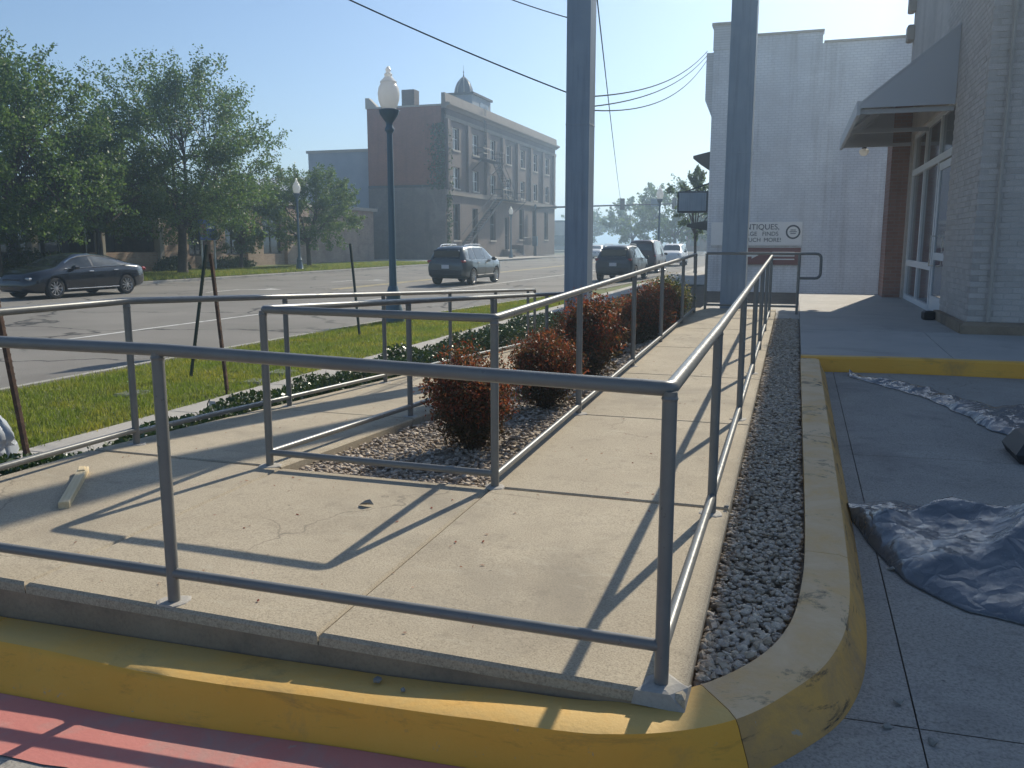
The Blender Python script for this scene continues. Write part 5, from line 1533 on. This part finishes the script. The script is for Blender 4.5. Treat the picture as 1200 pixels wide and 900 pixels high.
    for wx in (-spec['wbase'] / 2 + spec['woff'], spec['wbase'] / 2 + spec['woff']):
        for sd in (-1, 1):
            yo = f_i(wb, wx) - .015
            w_ = empty('wheel', (wx, sd * yo, wr)); w_.parent = e
            prof = [(wr * .66, 0), (wr * .70, .012), (wr * .93, .006), (wr, -.03), (wr, -.19), (wr * .93, -.22), (wr * .6, -.22)]
            mb = MB(); mb.rings([[(r_ * math.cos(2 * PI * j / 28), sd * y, r_ * math.sin(2 * PI * j / 28)) for j in range(28)] for r_, y in prof], False, True, True); mb.build('tyre', 'tyre', w_)
            mb = MB()
            rp_ = [(wr * .67, .004), (wr * .64, -.01), (wr * .62, -.10)]
            mb.rings([[(r_ * math.cos(2 * PI * j / 28), sd * y, r_ * math.sin(2 * PI * j / 28)) for j in range(28)] for r_, y in rp_], False, True, True)
            rim = mb.build('rim', 'alloy', w_)
            mb = MB(); mb.rings([[(wr * .61 * math.cos(2 * PI * j / 24), sd * y, wr * .61 * math.sin(2 * PI * j / 24)) for j in range(24)] for y in (-.075, -.07)], True, True, False); mb.build('brake_disc', 'tyre', w_)
            for k_ in range(10):
                a = 2 * PI * k_ / 10
                ca, sa = math.cos(a), math.sin(a); hw = .016
                P_ = []
                for (rad, hw2) in ((wr * .12, .022), (wr * .64, .03)):
                    for y in (-.045, -.008):
                        for s2 in (-1, 1):
                            P_.append((rad * ca - s2 * hw2 * sa * .6, sd * y, rad * sa + s2 * hw2 * ca * .6))
                mb = MB(); mb.add(P_, [(0, 1, 5, 4), (2, 6, 7, 3), (0, 4, 6, 2), (1, 3, 7, 5), (0, 2, 3, 1), (4, 5, 7, 6)]); mb.build('spoke', 'alloy', w_)
            mb = MB(); mb.rings([[(r_ * math.cos(2 * PI * j / 12), sd * y, r_ * math.sin(2 * PI * j / 12)) for j in range(12)] for r_, y in ((wr * .17, -.05), (wr * .17, -.004), (wr * .08, .002))], True, True, True); mb.build('hub_cap', 'alloy', w_)
    return e

SEDAN = dict(L=4.98, seams=(1.02, -.02, -.92), top=[(-2.49, .80), (-2.44, .98), (-2.30, 1.06), (-1.80, 1.12), (-.95, 1.40), (-.15, 1.48), (.35, 1.455), (.70, 1.36), (1.42, 1.04), (1.95, .96), (2.30, .84), (2.44, .70), (2.49, .55)],
             belt=[(-2.49, .72), (-2.3, .96), (-1.6, 1.0), (0, .97), (1.4, .93), (2.1, .80), (2.49, .5)], wb=[(-2.49, .66), (-2.38, .82), (-2.0, .92), (0, .945), (1.7, .93), (2.2, .85), (2.4, .70), (2.49, .52)],
             wt=[(-2.49, .55), (-2.2, .72), (-1.75, .74), (-.95, .57), (0, .61), (.6, .60), (1.4, .74), (2.0, .70), (2.35, .55), (2.49, .4)], sill=[(-2.49, .42), (-2.2, .26), (-1.8, .2), (1.8, .19), (2.2, .2), (2.49, .3)],
             wbase=3.01, woff=.05, wr=.345, side_windows=[('front_window', .0, 1.06, .0, -.55), ('rear_side_window', -1.28, -.06, .38, .0)], windscreen=(.62, 1.36), rear_window=(-1.72, -.98), chrome_line=(-1.45, 1.15, -1.5, .98),
             bits=[('headlight', 2.22, .60, .66, .34, .26, .10, 'headlight'), ('tail_light', -2.40, .64, .88, .16, .34, .14, 'tail_red'), ('mirror', .82, 1.0, 1.0, .16, .2, .13, 'paint_black'), ('door_handle', .12, .945, .86, .2, .03, .03, 'chrome'), ('door_handle', -.95, .945, .88, .2, .03, .03, 'chrome'),
                   ('sill_trim', 0.05, .935, .30, 2.2, .02, .025, 'chrome'), ('grille', 2.40, 0, .52, .12, .74, .30, 'black_plastic'), ('number_plate', 2.475, 0, .42, .02, .34, .11, 'plate')])
SUV = dict(L=4.62, seams=(.98, -.02, -.88), top=[(-2.31, .95), (-2.25, 1.12), (-1.98, 1.52), (-1.75, 1.655), (-.9, 1.70), (.2, 1.68), (.6, 1.60), (1.3, 1.16), (1.85, 1.10), (2.2, .98), (2.31, .7)],
           belt=[(-2.31, .9), (-2.0, 1.08), (0, 1.05), (1.3, 1.01), (2.0, .94), (2.31, .6)], wb=[(-2.31, .80), (-2.15, .89), (-1.5, .935), (0, .94), (1.6, .93), (2.1, .84), (2.31, .6)],
           wt=[(-2.31, .72), (-2.0, .66), (-1.6, .62), (0, .65), (.6, .64), (1.3, .78), (2.0, .74), (2.31, .5)], sill=[(-2.31, .48), (-2.1, .33), (-1.7, .27), (1.7, .26), (2.31, .36)],
           wbase=2.70, woff=-.02, wr=.36, side_windows=[('front_window', .02, .98, .0, -.42), ('rear_side_window', -.98, -.05, .0, .0), ('quarter_window', -1.72, -1.06, .3, .0)], windscreen=(.60, 1.26), rear_window=(-2.22, -1.92), roof_rails=(-1.6, .3),
           bits=[('tail_light', -2.18, .74, 1.02, .16, .26, .12, 'tail_red'), ('mirror', .78, 1.02, 1.10, .14, .2, .15, 'black_plastic'), ('bumper', -2.27, 0, .55, .12, 1.5, .24, 'black_plastic'), ('number_plate', -2.325, 0, .80, .02, .34, .16, 'plate'), ('rear_screen', -2.14, 0, 1.34, .1, 1.16, .32, 'car_glass'),
                 ('headlight', 2.1, .58, .86, .2, .3, .1, 'headlight'), ('door_handle', .1, .945, .93, .2, .03, .03, 'black_plastic'), ('door_handle', -.85, .945, .95, .2, .03, .03, 'black_plastic'), ('sill_trim', 0, .935, .38, 2.0, .03, .1, 'black_plastic')])

def place(o, x, y, heading, label, cat, group=None):
    o.location = (x, y, STREET + .002); o.rotation_euler = (0, 0, heading)
    return setp(o, label, cat, group)
place(make_car('parked_sedan', SEDAN, 'paint_black'), -23.8, 23.7, math.radians(-90 - 3), 'glossy black sedan with chrome window trim by the far kerb', 'car')
place(make_car('driving_suv', SUV, 'paint_grey'), -14.0, 36.2, math.radians(90 - 2), 'dark grey SUV with roof rails driving away down the street', 'car')
place(make_car('parked_suv', SUV, 'paint_navy'), -8.0, 42.0, math.radians(90 - 1), 'dark SUV parked at the near kerb behind the shrubs', 'car')
VAN = dict(SUV); VAN['top'] = [(-2.31, .9), (-2.26, 1.3), (-2.2, 1.85), (-1.9, 1.95), (0, 1.96), (.9, 1.9), (1.5, 1.3), (1.95, 1.2), (2.31, .8)]
VAN['rear_window'] = (-2.25, -2.18); VAN['roof_rails'] = None
place(make_car('parked_van', VAN, 'paint_maroon'), -8.6, 53.0, math.radians(90), 'tall dark maroon van parked in front of the dark SUV', 'van')
place(make_car('distant_suv', SUV, 'paint_white'), -9.0, 68, math.radians(-90), 'white vehicle far down the near kerb facing the viewer', 'car')
place(make_car('distant_car', SEDAN, 'paint_white'), -21.0, 95, math.radians(-90), 'small pale car waiting far away at the crossing', 'car')

# ------------------------------------------------------------------ metal posts, wood, lids, debris
def steel_post(base, top, label, mat='rust', w=.045, holes=True):
    b_, t = Vector(base), Vector(top)
    e = empty('steel_post', base, 0, label, 'post', 'thin steel posts in the verge')
    d = t - b_
    mb = MB()
    ax = d.normalized(); u = Vector((1, .25, 0)); u = (u - ax * u.dot(ax)).normalized(); v = ax.cross(u)
    prof = [(-w / 2, .012), (-w / 4, .012), (-w / 4, -.012), (w / 4, -.012), (w / 4, .012), (w / 2, .012), (w / 2, .008), (w / 4 + .004, -.016), (-w / 4 - .004, -.016), (-w / 2, .008)]
    mb.rings([[tuple(p + u * a + v * c) for a, c in prof] for p in (-ax * .1, d * .5, d)], True, True, False)
    mb.build('channel', mat, e)
    if holes:
        n_ = int(d.length / .05)
        mb = MB()
        for i in range(n_):
            p = ax * (.03 + i * .05)
            for sd in (-1, 1):
                q = p + v * (.0135 * 1) + u * (sd * w * .36)
                mb.cbox(tuple(q), (.010, .010, .016))
        o = mb.build('studs', 'trim_stone' if mat == 'rust' and False else mat, e); o['kind'] = 'stuff'
    return e
steel_post((-5.45, 4.85, -.1), (-5.70, 4.90, 1.36), 'rusty steel post leaning at the left edge of the photo')
steel_post((-7.45, 9.2, -.1), (-7.20, 9.35, 1.62), 'thin dark steel post leaning right on the grass, left of a pair', 'green_post', .04)
steel_post((-6.22, 8.3, -.1), (-6.42, 8.4, 1.52), 'rusty steel post standing at the sidewalk edge, right of a pair')
steel_post((-7.7, 14.3, -.1), (-7.95, 14.5, 1.62), 'slim black post leaning left beside the nearest street lamp', 'green_post', .05, False)

wd = setp(empty('wood_offcut', (-3.75, 3.62, LAND + .02), math.atan2(.62, -.47)), 'short pale offcut of lumber lying on the concrete landing', 'wood')
mb = MB(); mb.cbox((-.03, 0, 0), (.74, .052, .038), 0, .003); mb.build('board', 'lumber', wd)
mb = MB(); mb.cbox((.28, .004, .022), (.10, .036, .008), .1, .002); mb.build('splinter', 'lumber', wd)

def pebble(x, y, z, s_, label, mat='debris', sd=0, name='stone'):
    W = rock_variants(3, 300 + sd)[0][sd % 3] * s_
    F_ = ico()[1]
    me = bpy.data.meshes.new(name); me.from_pydata([tuple(v) for v in W], [], [tuple(int(i) for i in f) for f in F_])
    o = obj_from(name, me, mat); o.location = (x, y, z); o.rotation_euler = (0, 0, sd)
    return setp(o, label, 'stone', 'loose stones')
pebble(-1.28, 2.44, .180, .020, 'larger loose stone on the yellow kerb below the landing', sd=1)
pebble(-1.17, 2.405, .178, .015, 'smaller loose stone on the yellow kerb below the landing', sd=2)
pebble(.42, 3.02, lotz(.42, 3.02) + .012, .022, 'loose stone beside the kerb corner on the lot', sd=3)
pebble(.37, 2.86, lotz(.37, 2.86) + .01, .018, 'loose pebble left of a larger stone at the kerb corner', sd=4)
pebble(.50, 2.80, lotz(.5, 2.8) + .01, .019, 'loose pebble at the joint of the lot panels', sd=5)
pebble(.52, 4.25, lotz(.52, 4.25) + .01, .02, 'pale pebble under the edge of the plastic sheet', sd=6)
pebble(-.265, 4.36, .318, .018, 'pebble on the ramp edge beside the gravel strip', sd=7)
pebble(-2.86, 2.12, lotz(-2.86, 2.1) + .016, .03, 'flat stone at the foot of the kerb on the red paint', sd=8)
# dry curled leaf on the landing
mb = MB()
mb.add([(-.05, 0, 0), (-.02, .03, .022), (.02, .026, .035), (.06, 0, .01), (.02, -.028, .03), (-.02, -.03, .018), (0, 0, .004)], [(0, 6, 1), (1, 6, 2), (2, 6, 3), (3, 6, 4), (4, 6, 5), (5, 6, 0)])
o = mb.build('dry_leaf', 'debris'); o.scale = (.75, .75, .75); o.location = (-2.06, 3.84, LAND + .004)
md = o.modifiers.new('thickness', 'SOLIDIFY'); md.thickness = .003
setp(o, 'curled dry leaf lying on the landing below the planter', 'leaf')
for i, (x, y, s1, s2, lab) in enumerate([(-7.28, 7.95, .3, .42, 'large grey utility lid set in the grass near the left post'), (-6.55, 9.9, .34, .42, 'small grey utility lid in the grass between the leaning posts'), (-6.42, 9.15, .3, .36, 'smaller pale utility lid beside the sidewalk edge')]):
    e = setp(empty('utility_lid', (x, y, -.165)), lab, 'lid', 'utility lids')
    mb = MB(); mb.cbox((0, 0, .035), (s1, s2, .09), .1, .012); mb.build('frame', 'lid', e)
    mb = MB(); mb.cbox((0, 0, .083), (s1 * .8, s2 * .8, .012), .1, .004); mb.build('cover', 'lid', e)

# leaf litter and grit scattered on the concrete
rg = np.random.default_rng(91)
P = []
while len(P) < 260:
    x, y = rg.uniform(-4.2, .35), rg.uniform(2.55, 12)
    if -1.5 < x < -.28: z_ = ramp_r(x, y) if y > LANDY else landz(x, y)
    elif x < -3.0: z_ = ramp_l(x, y) if y > LANDY else landz(x, y)
    elif y < LANDY - .05 and x < -.28: z_ = landz(x, y)
    else: continue
    if rg.random() > .35 and y < LANDY and abs(x + 2.2) > 1.0: continue
    P.append((x, y, z_ + .006))
lq = leaf_quads(np.array(P), .022, rg, 0, .5).reshape(-1, 4, 3)
c_ = lq.mean(1, keepdims=True); lq = c_ + (lq - c_) * np.array([1, 1, .25])
setp(obj_from('leaf_litter', quads_mesh('leaf_litter', lq.reshape(-1, 3)), 'leaf_red'), 'small dry leaf litter scattered over the concrete ramp', 'litter', None, 'stuff')

# ------------------------------------------------------------------ plastic sheeting
def crumple(name, nx, ny, surf, mat, label, cat='plastic sheet', jit=.42, rough=.0, seed=1, ang=24):
    """sheet of creased film: jittered grid split into facets, sharp along the stronger creases"""
    rg = np.random.default_rng(seed); V = []; F = []
    for j in range(ny + 1):
        for i in range(nx + 1):
            u = (i + (rg.uniform(-jit, jit) if 0 < i < nx else 0)) / nx; v = (j + (rg.uniform(-jit, jit) if 0 < j < ny else 0)) / ny
            p = surf(u, v)
            V.append((p[0], p[1], p[2] + rg.uniform(0, rough) * (0 < j < ny)))
    for j in range(ny):
        for i in range(nx):
            a = j * (nx + 1) + i; b_, c_, d_ = a + 1, a + nx + 2, a + nx + 1
            F += [(a, b_, c_), (a, c_, d_)] if rg.random() < .5 else [(a, b_, d_), (b_, c_, d_)]
    me = bpy.data.meshes.new(name); me.from_pydata(V, [], F); me.polygons.foreach_set('use_smooth', [True] * len(F)); me.update()
    me.set_sharp_from_angle(angle=math.radians(ang))
    o = obj_from(name, me, mat)
    md = o.modifiers.new('thickness', 'SOLIDIFY'); md.thickness = .0015
    return setp(o, label, cat, 'dark plastic sheeting on the lot')
def ridge(p):
    w = Vector((noise.noise(p * .7 + Vector((9, 0, 0))), noise.noise(p * .7 + Vector((0, 9, 0))), 0)) * .6
    return max(0, 1 - abs(noise.noise(p + w)) * 2.6) ** 2.2
def fold(p, a, k, ph):
    """one family of long soft folds with sharp crests, running along angle a"""
    t = p.x * math.cos(a) + p.y * math.sin(a) + .35 * noise.noise(p * .8 + Vector((ph, 0, 0)))
    w = abs(((t * k + ph) % 1.0) * 2 - 1)
    return w ** 1.8 * (.5 + .5 * noise.noise(p * .9 + Vector((0, ph, 3))))
def sheet_a(u, v):
    x = .36 + 1.75 * u ** 1.25
    yf = float(np.interp(x, [.36, .42, .57, .77, 1.0, 2.1], [4.92, 4.62, 4.13, 3.84, 3.74, 3.62])); yb = float(np.interp(u, [0, .2, .5, 1], [5.15, 5.28, 5.05, 4.95]))
    y = yf + (yb - yf) * v
    p = Vector((x * 2.2, y * 2.2, 0))
    body = min(1, 2.6 * v) ** .85 * min(1, 3.2 * (1 - v)) ** .8
    hgt = float(np.interp(x, [.36, .42, .6, 1.0, 2], [.04, .08, .12, .17, .20]))
    hgt = body * (hgt * (.75 + .35 * noise.noise(p * .8)) + .18 * fold(p, .5, .7, .2) + .14 * fold(p, 1.9, .8, 1.4) + .035 * fold(p, -.5, 1.7, 2.2) + .012 * fold(p, 1.2, 3.2, .7))
    x += .05 * noise.noise(p * .9 + Vector((0, 0, 7))); y += .07 * noise.noise(p * .9 + Vector((0, 0, 3)))
    return (x, y, lotz(x, y) + .006 + max(0, hgt))
crumple('plastic_sheet', 130, 90, sheet_a, 'sheet', 'large crumpled dark plastic sheet lying against the kerb on the lot', jit=.2, ang=50)
def sheet_b(u, v):
    cx_ = float(np.interp(u, [0, .4, .62, 1], [.62, 1.28, 1.62, 2.5])); cy_ = float(np.interp(u, [0, .4, .62, 1], [9.72, 8.75, 7.75, 7.55]))
    w_ = float(np.interp(u, [0, .3, .55, .7, 1], [.10, .20, .35, .75, 1.0]))
    d = v - .5
    x = cx_ + d * w_ * .35; y = cy_ + d * w_ * 1.5
    body = max(0, math.cos(PI * d)) ** .7
    p = Vector((x * 2.4, y * 2.6, 4))
    hgt = body * (float(np.interp(u, [0, .4, .7, 1], [.02, .03, .10, .13])) + .06 * fold(p, .4, .9, .3) + .05 * fold(p, 1.7, 1.2, 2.3) + .02 * fold(p, -.4, 3, 1.0))
    return (x + .03 * noise.noise(p * 2), y + .05 * noise.noise(p * 2 + Vector((5, 0, 0))), lotz(x, y) + .008 + max(0, hgt - .01))
crumple('plastic_sheet', 140, 44, sheet_b, 'sheet', 'long twisted strip of dark plastic sheet by the store kerb', jit=.2, ang=50, seed=2)
# black bag of tools at the right edge
bg_ = setp(empty('tool_bag', (1.86, 6.6, lotz(1.86, 6.6))), 'black tool bag with handles at the right edge of the lot', 'bag')
mb = MB(); mb.rings([[(-.34, -.2, 0), (.34, -.2, 0), (.34, .2, 0), (-.34, .2, 0)], [(-.37, -.22, .06), (.37, -.22, .06), (.37, .22, .06), (-.37, .22, .06)], [(-.30, -.17, .17), (.33, -.18, .19), (.33, .18, .19), (-.30, .17, .17)], [(-.22, -.06, .21), (.25, -.07, .22), (.25, .07, .22), (-.22, .06, .21)]], True, True, False)
mb.build('body', 'black_plastic', bg_)
for sd in (-1, 1):
    mb = MB(); mb.tube([(-.16, sd * .1, .19), (-.15, sd * .14, .27), (0, sd * .16, .30), (.15, sd * .14, .28), (.17, sd * .1, .2)], .012, 6); mb.build('handle', 'black_plastic', bg_)
# pale bag on the sidewalk at the left edge
def sack(u, v):
    a = 2 * PI * u; p = Vector((math.cos(a), math.sin(a), v * 2))
    rr = (.20 + .05 * noise.noise(p * 2)) * math.sin(PI * (.08 + .84 * v)) ** .5 * (1 - .35 * v)
    return (-5.95 + rr * math.cos(a), 4.95 + rr * 1.1 * math.sin(a), -.08 + .40 * v + .03 * noise.noise(p * 3))
o = crumple('plastic_sack', 20, 14, sack, 'bag_pale', 'pale grey plastic sack on the sidewalk at the left edge', 'sack', .2); del o['group']
# small survey flag on the planting bed
fl = setp(empty('marker_flag', (-5.3, 6.75, -.1)), 'small pale marker stake beside the sidewalk', 'marker')
mb = MB(); mb.tube([(0, 0, 0), (.01, 0, .22), (.04, .0, .27)], .006, 6); mb.build('wire', 'green_post', fl)
mb = MB(); mb.box(.03, .10, -.002, .002, .19, .25); mb.build('tag', 'bag_pale', fl)

cable([(-6.35, 9.0, 5.05), (-2.90, 11.79, 3.60)], .009, 'thick overhead cable running from the upper left sky down to the planter column', .06)
cable([(-5.3, 14.0, 5.86), (-3.02, 11.79, 4.62)], .008, 'short length of overhead cable entering the top of the sky beside the planter column', .03)
cable([(-2.90, 11.79, 3.60), (-3.26, 31.9, 8.22)], .011, 'upper overhead cable from the planter column to the painted building corner', .35)
cable([(-2.90, 11.79, 3.46), (-3.26, 31.9, 8.08)], .010, 'middle overhead cable from the planter column to the painted building corner', .35)
cable([(-2.90, 11.79, 3.44), (-3.26, 31.9, 7.92)], .010, 'lowest overhead cable sagging from the planter column to the painted building corner', .52)
cable([(-4.55, 20.0, 7.22), (-19.4, 100, 5.86)], .016, 'thin overhead wire dropping steeply towards the traffic signals', .3)

# ------------------------------------------------------------------ haze volume added to imitate lens glare
mb = MB(); mb.box(-1000, 1000, -450, 2600, -1.7, 26)
hz = mb.build('haze', None)
hm = bpy.data.materials.new('glare_haze'); hm.use_nodes = True
n, l = nodes_of(hm); n.clear()
pv = n.new('ShaderNodeVolumePrincipled')
pv.inputs['Color'].default_value = (.62, .81, 1.0, 1)
pv.inputs['Density'].default_value = .0024
pv.inputs['Anisotropy'].default_value = .78
mo = n.new('ShaderNodeOutputMaterial'); l.new(pv.outputs[0], mo.inputs['Volume'])
hz.data.materials.append(hm)
hz['kind'] = 'stuff'
setp(hz, 'thin haze added over the street to imitate lens glare', 'haze')
